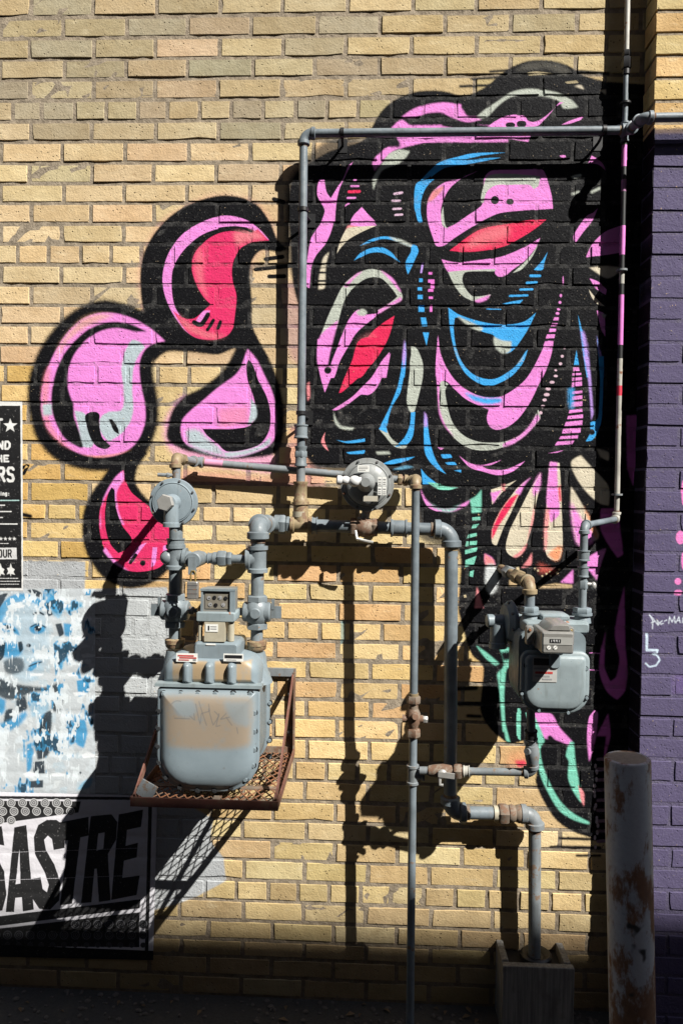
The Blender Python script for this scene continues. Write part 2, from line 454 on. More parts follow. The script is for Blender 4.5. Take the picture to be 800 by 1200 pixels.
G(D, (CR, [(235,75),(200,110),(160,180),(135,250),(135,330),(155,410),(200,470),(260,505),(320,508),(390,490),(430,440),(440,350),(400,280),(330,220),(270,170),(245,120)]),
     (PK, [(233,78),(240,110),(208,170),(215,250),(240,310),(222,300),(200,220),(192,150),(160,190),(140,250),(142,330),(135,300),(150,200),(200,108)], 2),
     (K, [(185,150),(198,160),(203,230),(230,310),(272,370),(250,410),(215,430),(180,390),(160,320),(158,240),(170,180)]),
     (PK, [(270,440),(300,400),(335,385),(300,430),(275,470),(255,470)]), (PK, [(360,405),(380,405),(370,480),(352,490)]), (PK, [(405,400),(420,395),(418,440),(405,450)]))
mural.fill(D, PK, [(150,420),(200,475),(260,505),(200,460),(160,405)], 2)
dots(D, K, (318,472,12)); lines(D, K, ((288,438),(265,470),15))
# --- the big black figure
mural.fill(I0, (.33,.15,.2), [(330,330),(362,330),(362,430),(340,420)], 10, op=.5)
mural.fill(I0, (.55,.2,.2), [(340,500),(380,500),(380,570),(210,565),(215,550),(330,560)], 8, op=.5)
MAIN = [(350,200),(385,178),(418,168),(432,158),(436,148),(447,130),(462,117),(480,109),(500,106),(520,107),(540,112),(552,110),(570,101),(585,88),(600,78),(620,71),(645,71),(668,78),(685,89),(712,96),(775,100),(775,985),(703,985),(692,982),(672,975),(652,962),(640,945),(632,930),(627,915),(628,905),(618,880),(612,868),(597,872),(590,868),(575,855),(563,835),(565,800),(565,780),(553,768),(546,750),(537,715),(538,690),(536,640),(500,628),(492,600),(486,575),(478,562),(465,556),(440,548),(398,548),(372,546),(360,535),(357,505),(356,440),(357,395),(350,360),(343,330),(341,290),(338,240),(342,212)]
mural.fill(I0, (.03,.028,.028), [(400,160),(352,190),(336,215),(336,300),(352,360),(352,520),(372,552),(440,556),(480,570),(490,630),(538,650),(540,720),(620,700),(620,300)], 9, op=.85)
mural.fill(I0, K, MAIN, 3)
lines((520,60,4.0), K, ((215,97),(310,90),12), ((130,130),(290,122),13), ((75,165),(240,160),13), ((620,95),(770,105),16), soft=2)
G((520,60,4.0), ((.30,.25,.15), [(390,100),(430,93),(520,105),(400,113)]), ((.30,.25,.15), [(565,145),(620,138),(630,150),(575,153)]), (CM, [(610,165),(640,160),(655,180)], 2), (CM, [(730,185),(758,178),(758,202)], 2))
mural.fill((520,60,4.0), (.10,.095,.08), [(330,90),(380,60),(450,48),(540,60),(600,95),(560,110),(480,80),(400,90)], 6, op=.6)
E_ = (320, 60, 4.0)
G(E_, (PK, [(600,310),(650,275),(720,250),(800,240),(880,250),(880,290),(800,285),(720,290),(660,310)], 2),
      (PK, [(548,365),(600,320),(640,345),(800,345),(1100,350),(1100,425),(720,428),(660,440),(560,470),(500,530),(475,560),(465,520),(520,460),(590,430),(575,400)], 3),
      (GY, [(545,480),(590,462),(640,470),(620,500),(580,530),(510,560),(480,620),(470,650),(465,600),(500,540)], 3),
      (K, [(545,400),(590,420),(595,450),(550,450),(530,425)], 4),
      (PK, [(215,600),(240,600),(250,660),(270,690),(300,640),(330,590),(350,540),(375,515),(340,580),(310,650),(295,720),(290,800),(250,800),(240,740),(205,670)]),
      (PK, [(415,735),(440,760),(480,800),(360,800),(380,765)]), (PK, [(330,735),(345,712),(365,708)]),
      (BL, [(670,620),(700,605),(750,600),(715,640),(695,690),(690,750),(700,800),(680,800),(665,740),(660,680)]))
lines(E_, PK, ((380,603),(386,603),11), ((365,633),(400,633),9), ((348,689),(385,688),9)); lines(E_, RD, ((355,660),(404,658),14))
lines(E_, (.6,.42,.55), ((568,668),(603,662),12), ((558,700),(594,700),10), ((562,740),(598,738),10), ((572,768),(604,766),10))
F_ = (520, 60, 4.0)
G(F_, (PK, [(-10,242),(50,250),(85,272),(110,305),(160,308),(175,320),(110,332),(60,320),(-10,292)], 1),
      (GY, [(150,310),(190,275),(250,235),(310,195),(380,178),(450,180),(530,195),(590,222),(628,262),(560,268),(540,235),(480,212),(400,205),(320,212),(260,250),(210,300),(170,315)], 2),
      (PK, [(560,240),(540,240),(490,300),(440,350),(420,358),(395,425),(200,400),(-10,420),(-10,385),(180,380),(210,350),(230,335),(270,310),(330,297),(380,305),(400,330),(430,330),(480,300),(530,255)]),
      (K, [(-10,285),(60,322),(130,340),(210,350),(180,382),(-10,350)], 2),
      (PK, [(550,345),(600,320),(655,303),(640,320),(590,340)]), (PK, [(540,490),(565,488),(570,498),(550,500)]),
      (BL, [(-60,565),(0,525),(50,500),(120,480),(200,474),(290,474),(200,485),(100,500),(60,522),(110,512),(200,500),(270,498),(200,512),(100,530),(0,548),(-60,590)]),
      (PK, [(690,490),(740,520),(758,560),(720,530),(675,525)]), (PK, [(720,735),(690,800),(655,800)]))
dots(F_, K, (310,347,23,13), (362,342,23,18)); lines(F_, GY, ((602,590),(638,582),12), ((602,668),(630,660),12), ((692,660),(728,642),12), soft=1)
H_ = (460, 180, 4.0)
G(H_, (PK, [(400,80),(310,120),(250,130),(200,165),(165,220),(160,290),(170,340),(190,400),(205,432),(240,430),(290,395),(360,350),(430,310),(500,280),(600,268),(750,258),(745,200),(720,110),(700,75),(590,75),(460,80),(430,110),(425,150),(415,200),(418,240),(350,290),(290,330),(250,350),(235,330),(225,270),(240,210),(270,160),(330,110)]),
      (GY, [(425,150),(440,110),(480,95),(560,95),(690,105),(682,150),(660,165),(640,146),(560,145),(480,150),(440,180),(425,230),(412,225),(415,190)]), (GY, [(236,245),(226,290),(235,340),(262,352),(248,340),(240,300)]),
      (SA, [(163,228),(190,175),(240,150),(232,170),(190,215)], 1),
      (RD, [(265,455),(330,405),(400,360),(470,340),(560,325),(640,312),(720,308),(670,350),(600,395),(520,435),(430,455),(340,462)]),
      (PK, [(228,495),(300,510),(400,500),(500,485),(570,460),(640,425),(690,395),(670,440),(620,500),(560,545),(530,570),(500,578),(480,565),(475,545),(400,545),(300,550),(260,555)]),
      (GY, [(258,555),(320,548),(480,540),(478,552),(340,556),(325,590),(345,640),(380,670),(460,660),(440,680),(390,692),(330,670),(290,620)]),
      (GY, [(560,560),(620,505),(665,450),(690,398),(655,480),(600,545)]),
      (BL, [(725,460),(700,500),(660,545),(700,545),(710,510)]), (BL, [(510,705),(560,693),(610,685),(590,705)]),
      (BL, [(100,230),(105,180),(125,130),(150,125),(195,120),(160,150),(130,200),(120,250),(125,310),(105,270)]),
      (BL, [(85,425),(110,430),(118,455),(85,520),(70,565),(60,510),(85,460)]),
      (BL, [(130,125),(210,45),(280,20),(360,5),(440,0),(400,12),(320,30),(510,18),(400,32),(300,42),(220,65),(170,110)]))
mural.fill(H_, SA, [(400,365),(540,330),(545,380),(430,430),(330,445)], 12, op=.6)
mural.fill(H_, PK, [(380,690),(455,662),(440,685),(400,698)], 1)
dots(H_, K, (478,218,19,19), (549,225,18,15)); lines(H_, BL, ((645,573),(688,573),13), ((627,606),(673,603),11), ((597,638),(653,636),11), ((547,668),(630,665),10), ((440,728),(505,730),5))
I_ = (320, 240, 4.0)
G(I_, (PK, [(245,0),(295,0),(290,50),(270,130),(240,190),(200,240),(180,290),(170,390),(155,380),(155,300),(165,220),(180,150),(220,90),(240,40)]),
      (PK, [(415,10),(440,40),(485,95),(420,105),(360,95),(380,50)]), (SA, [(350,95),(400,100),(380,120),(335,135)], 2), (CM, [(350,108),(485,97),(420,125),(350,165),(310,210),(298,230),(310,180),(330,135)]),
      (CM, [(235,250),(262,222),(250,270),(245,310),(240,390),(212,396),(215,340)], 2),
      (BL, [(405,192),(450,165),(510,148),(570,155),(640,185),(655,190),(645,197),(570,168),(510,160),(450,178)]), (GY, [(540,150),(600,163),(655,190),(645,197),(570,168)], 2),
      (BL, [(378,262),(410,225),(460,203),(510,200),(550,220),(595,270),(560,248),(510,225),(460,225),(420,240)]), (BL, [(650,190),(680,210),(665,255),(632,325),(620,275),(645,225)]),
      (GY, [(605,440),(590,395),(555,345),(505,308),(450,302),(390,325),(330,375),(290,450),(250,540),(222,615),(285,600),(315,510),(335,445),(380,385),(440,345),(500,342),(545,380),(582,430),(540,465),(490,495),(500,505),(560,470)]),
      (PK, [(224,610),(207,690),(212,760),(235,810),(245,810),(265,700),(290,600),(305,540),(280,560)], 1),
      (PK, [(400,492),(360,530),(330,590),(300,670),(270,750),(262,810),(285,810),(310,740),(350,660),(400,590),(460,540),(505,500),(440,515)]), (GY, [(388,502),(420,488),(440,503),(430,520),(400,518)], 2),
      (PK, [(330,380),(390,325),(420,312),(380,345),(345,385)], 2), (PK, [(490,497),(560,455),(598,432),(600,448),(550,475),(500,508)], 1), (PK, [(500,305),(560,345),(600,410),(590,405),(545,350)], 1),
      (RD, [(568,520),(520,550),(470,590),(430,640),(390,710),(355,770),(345,810),(410,810),(460,740),(510,680),(545,610)]),
      (PK, [(550,695),(500,770),(490,810),(530,810),(540,750)]), (BL, [(620,640),(600,760),(600,810),(615,810),(622,740)]), (GY, [(655,660),(680,720),(700,810),(645,810),(640,740)]),
      (PK, [(772,610),(780,680),(790,760),(800,800),(760,800),(765,700)]), (LIL, [(695,272),(706,272),(697,320),(688,320)]))
lines(I_, K, ((205,318),(255,318),9), ((205,357),(255,357),9), ((200,300),(255,292),4)); mural.fill(I_, SA, [(400,640),(470,600),(480,660),(400,760)], 10, op=.35)
rects(I_, BL, (683,345,700,362), (676,385,697,402), (676,422,700,443), (680,470,708,503), [(690,528),(715,528),(722,568),(697,570)], [(700,598),(730,598),(718,660)])
rects(I_, MG, (727,315,745,326), (725,350,755,365), (737,362,755,392), (725,395,750,408), (728,430,748,442), (733,470,745,502))
J_ = (340, 400, 4.0)
G(J_, (PK, [(128,-10),(192,-10),(175,110),(205,110),(250,30),(250,-10),(292,-10),(245,70),(200,150),(162,240),(140,160),(126,70)]),
      (RD, [(330,-10),(445,-10),(430,40),(380,110),(320,170),(240,240),(228,242),(250,180),(290,90)]),
      (PK, [(465,50),(455,110),(430,170),(400,225),(370,250),(345,250),(330,250),(270,295),(220,322),(195,322),(230,300),(290,260),(340,210),(380,170),(430,90)]),
      (GY, [(203,328),(218,370),(240,395),(300,405),(290,415),(240,410),(210,385)], 3),
      (BL, [(535,20),(542,60),(535,140),(515,240),(480,300),(460,360),(450,400),(415,412),(430,380),(460,320),(500,220),(520,130)]), (LIL, [(535,-10),(542,60),(532,130),(525,80)], 2),
      (GY, [(415,412),(450,405),(470,450),(510,480),(550,478),(540,500),(490,495),(440,440)]), (BL, [(490,495),(550,480),(575,440),(585,330),(565,330),(560,390),(535,450)]), (BL, [(415,412),(450,402),(455,430)]),
      (GY, [(565,20),(590,30),(620,100),(620,170),(600,260),(580,330),(560,330),(545,280),(555,180),(565,100)]),
      (BL, [(215,462),(260,468),(350,455),(350,470),(270,478)]), (BL, [(262,520),(350,510),(345,526),(275,528)]), (GY, [(400,518),(460,516),(470,528),(410,530)], 1), (BL, [(430,575),(480,555),(585,540),(540,562),(470,577)]), (SA, [(165,425),(160,460),(180,515),(145,475)]), ((.10,.28,.42), [(480,600),(540,582),(580,590),(520,600)], 1),
      (BL, [(628,345),(640,360),(650,440),(665,510),(690,570),(730,622),(690,600),(650,560),(630,520),(625,440)]), (LIL, [(628,330),(640,350),(642,400),(626,400)], 3),
      (BL, [(705,530),(750,530),(758,545),(715,548)]), (BL, [(725,568),(770,566),(780,580),(740,580)]), (BL, [(765,605),(800,602),(800,615)]), (PK, [(690,495),(720,500),(705,508)]),
      (BL, [(612,596),(640,630),(690,668),(620,670)]), (MT, [(640,660),(690,665),(730,680),(790,684),(740,697),(690,692)]), (PK, [(610,698),(640,750),(700,785),(770,785),(690,797),(640,772)]), (SA, [(78,200),(90,190),(92,260),(82,280)], 2))
dots(J_, K, (176,135,17))
K_ = (480, 340, 4.0)
G(K_, (BL, [(180,80),(220,110),(300,140),(400,160),(480,160),(540,145),(590,105),(560,170),(530,220),(490,275),(460,295),(430,290),(400,260),(395,215),(340,195),(280,165),(230,130),(210,130),(205,180),(215,260),(240,330),(290,390),(350,415),(400,415),(450,390),(500,350),(540,290),(552,278),(530,340),(480,400),(420,435),(370,450),(310,430),(260,390),(225,330),(200,250),(185,160)]),
      (GY, [(393,218),(430,235),(475,240),(470,285),(440,297),(405,275),(392,245)], 2), (GY, [(220,122),(280,148),(345,178),(330,192),(270,165)], 1), (GY, [(552,278),(522,330),(500,350),(540,300)], 1), (GY, [(205,250),(235,330),(270,380),(240,340),(215,290)], 3),
      (PK, [(130,220),(140,280),(165,350),(210,420),(270,470),(340,500),(420,500),(480,470),(540,420),(580,360),(620,280),(640,240),(672,240),(665,290),(640,370),(600,450),(560,530),(510,600),(460,640),(410,655),(375,640),(360,600),(370,560),(320,540),(260,510),(210,465),(175,430),(155,425),(145,440),(135,560),(125,430),(120,370),(125,290)]),
      (BL, [(255,478),(340,505),(430,507),(430,525),(360,535),(290,512)], 4),
      (GY, [(140,440),(150,425),(165,430),(180,440),(165,470),(175,540),(200,620),(250,680),(320,710),(400,715),(440,710),(500,690),(560,640),(590,580),(600,560),(610,600),(560,660),(500,710),(440,735),(380,750),(290,745),(220,705),(170,640),(140,570)]),
      (PK, [(440,718),(510,685),(560,635),(595,580),(607,600),(550,672),(480,722),(435,735)], 3), (PK, [(132,470),(140,560),(165,630),(210,690),(165,640),(137,575)], 1))
rects(K_, PK, [(675,128),(697,128),(695,142),(670,142)], [(665,155),(692,155),(688,168),(660,170)], [(655,180),(686,180),(682,195),(650,197)], [(642,207),(680,207),(676,225),(635,227)], [(632,240),(672,238),(668,258),(624,262)])
dots(K_, PK, (707,25,6,8), (703,57,7,7), (696,90,8,7), (690,110,9,7)); dots(K_, (.6,.42,.5), (725,270,6), (713,310,8,7), (705,345,8,7), (683,375,6), (682,403,10,6), (665,432,12,7), (648,462,13,8), (640,490,14,8), (630,515,10,7), (622,545,10,7), (612,575,8))
P_ = (560, 240, 4.0)
G(P_, (PK, [(545,35),(530,80),(490,130),(455,180),(445,150),(465,110),(510,50)]), (PK, [(690,90),(605,120),(570,145),(530,190),(505,245),(605,235),(690,220)]), (CM, [(520,295),(600,285),(670,295),(640,330),(600,345)], 2),
      (PK, [(520,345),(560,360),(600,395),(597,422),(550,390)]), (CM, [(518,395),(545,430),(592,475),(560,466),(530,430)]), (PK, [(555,495),(590,510),(594,620),(575,580)]), (GY, [(575,508),(600,515),(590,535)], 1),
      (BL, [(467,515),(480,560),(500,640),(520,760),(525,810),(508,810),(490,690)]), (LIL, [(480,590),(495,600),(515,700),(500,720)], 4), (BL, [(555,615),(570,690),(588,740),(590,810),(570,810)]), (LIL, [(553,612),(566,660),(580,720),(572,740)], 3), (BL, [(460,680),(472,750),(448,750)]))
dots(P_, PK, (397,355,3,22))
L_ = (540, 420, 4.0)
rects(L_, PK, [(525,42),(552,40),(555,58),(525,60)], [(522,68),(562,68),(562,78),(520,80)], [(520,90),(565,88),(565,102),(520,105)], [(520,112),(565,108),(566,128),(518,135)], [(520,155),(568,150),(568,162),(518,168)], [(520,178),(568,172),(568,190),(516,195)], [(518,205),(568,200),(568,222),(512,228)], [(508,242),(568,235),(568,250),(502,258)], [(500,270),(570,262),(570,280),(495,285)], [(490,298),(568,290),(566,312),(482,318)], [(478,330),(562,325),(558,348),(472,352)], [(466,365),(548,360),(545,375),(458,378)], [(450,390),(530,385),(520,402),(438,408)], [(405,445),(470,432),(482,430),(450,442)])
mural.fill(L_, BL, [(500,140),(530,135),(528,240),(505,230)], 5, op=.7)
G(L_, (LIL, [(575,-10),(598,-10),(606,80),(614,180),(618,260),(608,290),(605,200),(592,80)], 1), (BL, [(645,-10),(668,-10),(667,100),(662,230),(655,300),(635,355),(610,385),(583,388),(605,345),(605,300),(620,295),(640,280),(648,200),(650,80)]),
      (CM, [(515,485),(560,455),(600,500),(690,600),(690,690),(655,682),(600,640),(540,560)], 1), (CM, [(635,422),(690,440),(690,480),(655,462)], 2),
      (PK, [(-10,455),(40,490),(100,500),(190,475),(140,500),(100,505),(130,520),(210,520),(300,480),(250,525),(180,548),(100,530),(40,510)]))
dots(L_, K, (625,280,10,16), (612,345,14,14))
M_ = (480, 540, 4.0)
G(M_, (CM, [(380,135),(440,115),(500,90),(440,140),(385,205)]), (PK, [(378,150),(430,138),(390,200)], 3), (SA, [(430,110),(448,110),(445,140),(432,140)], 2),
      (CM, [(570,75),(530,110),(510,160),(480,230),(440,310),(405,400),(385,385),(385,320),(420,240),(470,170),(510,120)]), (RD, [(510,155),(470,175),(420,245),(385,325),(385,370),(420,300),(460,240)], 3), (PK, [(570,75),(530,105),(490,150),(515,160),(540,110)], 2),
      (CM, [(612,55),(608,120),(590,200),(575,290),(550,380),(520,440),(490,452),(455,430),(450,390),(470,320),(510,240),(560,140),(590,90)]), (PK, [(612,55),(608,130),(580,170),(575,130),(590,90)], 4), (SA, [(480,448),(515,425),(548,385),(545,405),(520,440),(495,453)], 2), (SA, [(585,200),(575,290),(545,385),(558,330)], 3),
      (CM, [(655,5),(700,10),(705,80),(710,200),(715,400),(700,460),(680,468),(645,450),(630,400),(630,320),(640,200),(648,80)]), (PK, [(655,5),(690,8),(692,120),(700,250),(660,290),(640,200),(648,80)], 3), (SA, [(640,220),(655,220),(645,330),(640,420),(632,420),(630,320)], 4), (OR, [(645,440),(690,400),(714,400),(700,460),(680,468)], 5), (RD, [(695,130),(704,110),(708,190),(700,190)], 2),
      (PK, [(350,435),(385,455),(400,490),(365,500),(350,465)], 2), (SA, [(350,435),(392,465),(400,500),(355,490)], 3), ((.5,.52,.52), [(360,485),(395,485),(412,540),(405,610),(375,628),(355,590),(352,530)], 5), (SA, [(570,430),(565,490),(520,502),(550,465)], 2), ((.45,.09,.07), [(600,480),(660,505),(690,520),(610,525)], 8), (SA, [(315,590),(345,690),(303,690)], 1),
      (MT, [(335,135),(335,240),(290,245),(285,200),(275,185),(310,165)], 1), (PK, [(50,130),(75,180),(120,215),(180,225),(240,205),(285,182),(270,205),(200,238),(130,230),(72,195)], 1), (MT, [(75,190),(120,215),(180,226),(240,205),(200,236),(130,228)], 4))
rects(M_, MT, [(292,265),(330,262),(330,278),(292,280)], [(295,300),(325,295),(310,315),(288,318)], [(275,345),(312,338),(314,352),(265,365)], [(265,378),(315,375),(312,395),(260,402)], [(258,418),(318,405),(310,425),(258,438)], [(260,465),(312,445),(300,485),(258,500)], [(278,520),(300,512),(295,545),(275,540)])
for x, y, q in ((505,505,9),(520,525,8),(640,530,6),(655,520,5),(600,515,6),(690,525,7),(620,540,5),(258,635,8),(700,510,6),(585,505,5),(660,540,5)): mural.fill(M_, (.52,.42,.25), [(x-q,y-q*.5),(x+q*.6,y-q),(x+q,y+q*.6),(x-q*.4,y+q)], 0, False)
mural.fill(M_, (.5,.36,.2), [(465,560),(500,560),(500,588),(465,588)], 1, False); mural.fill(M_, (.5,.36,.2), [(600,590),(680,575),(760,582),(760,596),(600,598)], 2, False)
Q_ = (600, 560, 4.0)
G(Q_, (CM, [(275,40),(300,80),(380,220),(402,260),(395,290),(355,300),(330,330),(300,300),(280,200),(272,100)], 1), (PK, [(275,110),(310,170),(350,230),(380,260),(380,295),(330,330),(300,300),(280,200)], 6), (OR, [(330,130),(385,225),(402,265),(395,290),(380,270)], 4), (PK, [(345,380),(420,335),(440,330),(415,400),(395,480),(365,440),(345,420)], 1), (PK, [(225,490),(285,430),(285,495)], 2))
Z_ = (680, 580, 3.75)
G(Z_, (MG, [(110,600),(85,700),(85,790),(120,870),(160,900),(195,860),(205,780),(195,650),(192,400),(160,530),(150,620),(170,720),(155,800),(130,820),(105,760),(105,680)], 1), (MG, [(90,60),(160,60),(185,260),(160,275),(110,200),(85,140)], 2), (MG, [(120,960),(130,1060),(100,1170),(112,1060),(70,1060)], 1), (MG, [(200,-350),(250,-350),(262,-200),(230,-40),(205,-120)], 3))
N_ = (530, 660, 4.0)
G(N_, (MT, [(220,400),(295,395),(290,470),(255,495),(245,560),(240,640),(245,790),(235,790),(215,560),(210,520),(240,480)], 1), (MT, [(110,385),(160,420),(220,470),(200,480),(150,440)], 2), (MT, [(300,700),(320,690),(318,810),(300,810)]), (MT, [(340,700),(380,705),(400,810),(365,810)]), (PK, [(370,705),(460,705),(490,760),(525,810),(395,810)], 1), (PK, [(665,690),(680,700),(670,780),(630,800),(640,720)]), (K, [(222,420),(280,410),(270,450),(235,455)], 4))
for yy in (345,425): lines(N_, PK, ((640,yy+75),(690,yy+78),4))
O_ = (530, 820, 4.0)
mural.fill(O_, OR, [(265,260),(350,245),(370,330),(260,330)], 14, op=.5); mural.fill(O_, RD, [(290,285),(340,280),(350,308),(310,320)], 5, op=.85)
G(O_, (MT, [(228,-10),(240,-10),(245,100),(270,200),(250,190),(235,80)], 1), (MT, [(303,40),(316,40),(318,190),(305,180)]), (PK, [(375,65),(460,70),(500,130),(560,195),(545,215),(490,190),(430,180),(400,150)], 1),
      (MT, [(365,70),(385,80),(430,190),(410,230),(420,300),(450,380),(500,470),(560,530),(640,575),(640,585),(570,565),(500,520),(450,440),(410,350),(398,260),(400,200),(370,120)], 1), (MT, [(550,195),(566,200),(575,290),(590,370),(615,480),(600,480),(560,420),(540,360),(545,290),(530,260)], 1), (SA, [(590,400),(615,440),(615,500),(600,470)], 3), (PK, [(665,50),(678,60),(670,180),(640,290),(630,180),(640,90)], 1))
lines(O_, K, ((455,178),(520,250),24), ((500,650),(680,655),14), ((460,690),(690,695),16), ((580,730),(690,730),12), ((30,20),(130,20),20), ((70,75),(130,78),16), ((10,-50),(110,-55),20), soft=1)
for yy in range(890, 990, 12): lines(I0, (.25,.16,.22), ((700,yy),(745,yy-2),4))
for j in range(14):        # flecks where white paint caught the arris at the pilaster
    mural.dot(I0, (.6,.5,.55), (698 + random.uniform(-2, 2), 900 + j * 7 + random.uniform(-3, 3)), 1.6, 3)
mural.fill(I0, (.10,.30,.34), [(399,728),(404,728),(404,750),(399,756)], 2, op=.6)
mural.stroke(I0, K, [(27,548),(33,545),(28,555)], 4)
mural.stroke(I0, K, [(27,603),(36,605)], 5, 2)
# ------------------------------------------------------------------ brick wall
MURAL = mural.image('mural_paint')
PIL_D = 0.104
pil = Canvas(.80, 0.0, 1.75, 3.45, 420, PIL_D)
PUR = (.090, .078, .142)
pil.fill(I0, PUR, [(700,158),(1000,152),(1000,1260),(690,1260)], 1, False)
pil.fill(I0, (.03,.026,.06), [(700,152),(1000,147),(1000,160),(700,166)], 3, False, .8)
pz = (740, 580, 4.0)
for c, rx, ry in (((228,200),22,32), ((245,310),14,45), ((214,405),16,16), ((216,458),20,15), ((238,-10),8,60)): pil.dot(pz, (.72,.20,.48), c, rx, ry)
pil.stroke(pz, (.05,.03,.09), [(198,459),(240,458)], 2.5)
for s_ in ([(82,562),(98,590),(96,628)], [(82,562),(110,592),(90,600)], [(112,598),(122,612),(118,588),(128,600),(124,610)], [(142,590),(132,598),(136,606),(148,602)], [(152,592),(164,586)], [(172,604),(176,572),(188,596),(200,570),(202,600)], [(206,600),(220,572),(226,600)], [(212,590),(224,588)], [(236,600),(240,574),(254,598),(258,572)]):
    for a_, b_ in zip(s_, s_[1:]): pil.stroke(pz, (.55,.6,.66), [a_, b_], 4.5)
for s_ in ([(70,652),(70,728),(120,728)], [(120,728),(118,742),(98,746),(122,756),(130,775),(112,800),(82,806),(64,790)]):
    for a_, b_ in zip(s_, s_[1:]): pil.stroke(pz, (.50,.60,.70), [a_, b_], 12 if s_[0] == (70,652) else 8)
pil.fill((740,580,4.0), (.115,.085,.19), [(178,845),(250,840),(260,930),(190,935)], 3, False)
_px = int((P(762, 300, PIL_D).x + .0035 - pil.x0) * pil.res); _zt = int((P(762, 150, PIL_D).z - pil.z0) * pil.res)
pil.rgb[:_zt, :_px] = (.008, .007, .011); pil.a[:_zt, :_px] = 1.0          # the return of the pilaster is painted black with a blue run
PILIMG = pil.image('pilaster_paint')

def brick_material(name, canvas, img, source, mortar=False):
    m, t, b = mat(name)
    pc, pa, p = canvas.nodes(t, img)
    n1 = noise(t, p, 38, 5, .6); n2 = noise(t, p, 160, 4, .6); n3 = noise(t, p, 9, 3)
    if mortar: base = mix(t, ramp(t, n1, .3, .7), (.18, .148, .110), (.315, .262, .195))
    else:
        if source == 'object': c0 = N(t, 'ShaderNodeObjectInfo').outputs['Color']
        else:
            a = N(t, 'ShaderNodeVertexColor'); a.layer_name = 'tone'; c0 = a.outputs[0]
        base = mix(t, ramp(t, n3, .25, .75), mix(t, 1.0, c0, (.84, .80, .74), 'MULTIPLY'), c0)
        base = mix(t, ramp(t, n1, .52, .72, 0, .55), base, mix(t, 1.0, base, (1.16, 1.14, 1.1), 'MULTIPLY'))
        base = mix(t, ramp(t, n1, .25, .42, .5, 0), base, mix(t, 1.0, base, (.62, .54, .45), 'MULTIPLY'))
        mpg = N(t, 'ShaderNodeMapping'); mpg.inputs['Scale'].default_value = (9, 9, 26); lk(t, p, mpg.inputs[0])
        n4 = noise(t, mpg.outputs[0], 1.4, 5, .65)
        base = mix(t, ramp(t, n4, .50, .72, 0, .5), base, mix(t, 1.0, base, (.74, .71, .66), 'MULTIPLY'))
        base = mix(t, ramp(t, n4, .28, .44, .30, 0), base, (.66, .58, .40))
        v = N(t, 'ShaderNodeTexVoronoi'); v.inputs['Scale'].default_value = 75; lk(t, p, v.inputs['Vector'])
        pit = mth(t, 'MULTIPLY', ramp(t, v.outputs['Distance'], .08, .22, 1, 0), ramp(t, noise(t, p, 22, 3), .50, .58))
        base = mix(t, mth(t, 'MULTIPLY', pit, .75), base, (.10, .07, .04))
    # soot and splash dirt near the ground
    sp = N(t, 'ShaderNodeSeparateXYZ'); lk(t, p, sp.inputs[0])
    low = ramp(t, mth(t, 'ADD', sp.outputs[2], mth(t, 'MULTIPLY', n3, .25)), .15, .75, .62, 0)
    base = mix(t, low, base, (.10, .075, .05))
    # paint: thin dust on it, tiny chips through it
    dusty = mix(t, ramp(t, n2, .57, .74, 0, .20 if not mortar else .30), pc, (.24, .24, .235))
    if mortar: dusty = mix(t, ramp(t, n1, .35, .75, .03, .28), dusty, (.16, .157, .15))
    tone = mix(t, ramp(t, n3, .3, .7, 0, .30), dusty, mix(t, 1.0, dusty, (.72, .72, .72), 'MULTIPLY'))
    chip = ramp(t, mth(t, 'ADD', mth(t, 'MULTIPLY', n2, .7), mth(t, 'MULTIPLY', n1, .3)), .645, .675, 1, .2)
    cov = mth(t, 'MULTIPLY', pa, chip)
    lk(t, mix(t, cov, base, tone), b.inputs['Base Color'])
    lk(t, ramp(t, cov, 0, 1, .92, .62), b.inputs['Roughness'])
    b.inputs['Specular IOR Level'].default_value = .07
    h = mth(t, 'ADD', mth(t, 'MULTIPLY', n1, .7), mth(t, 'MULTIPLY', n2, .5))
    if not mortar: h = mth(t, 'SUBTRACT', h, mth(t, 'MULTIPLY', pit, 1.2))
    bump(t, b, h, .9 if mortar else .85, .006 if mortar else .004)
    return m
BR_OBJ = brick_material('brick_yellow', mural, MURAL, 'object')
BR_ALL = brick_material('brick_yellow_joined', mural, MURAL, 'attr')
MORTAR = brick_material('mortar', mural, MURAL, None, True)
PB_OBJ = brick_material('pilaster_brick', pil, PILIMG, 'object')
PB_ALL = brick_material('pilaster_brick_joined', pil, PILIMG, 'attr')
PMORTAR = brick_material('pilaster_mortar', pil, PILIMG, None, True)

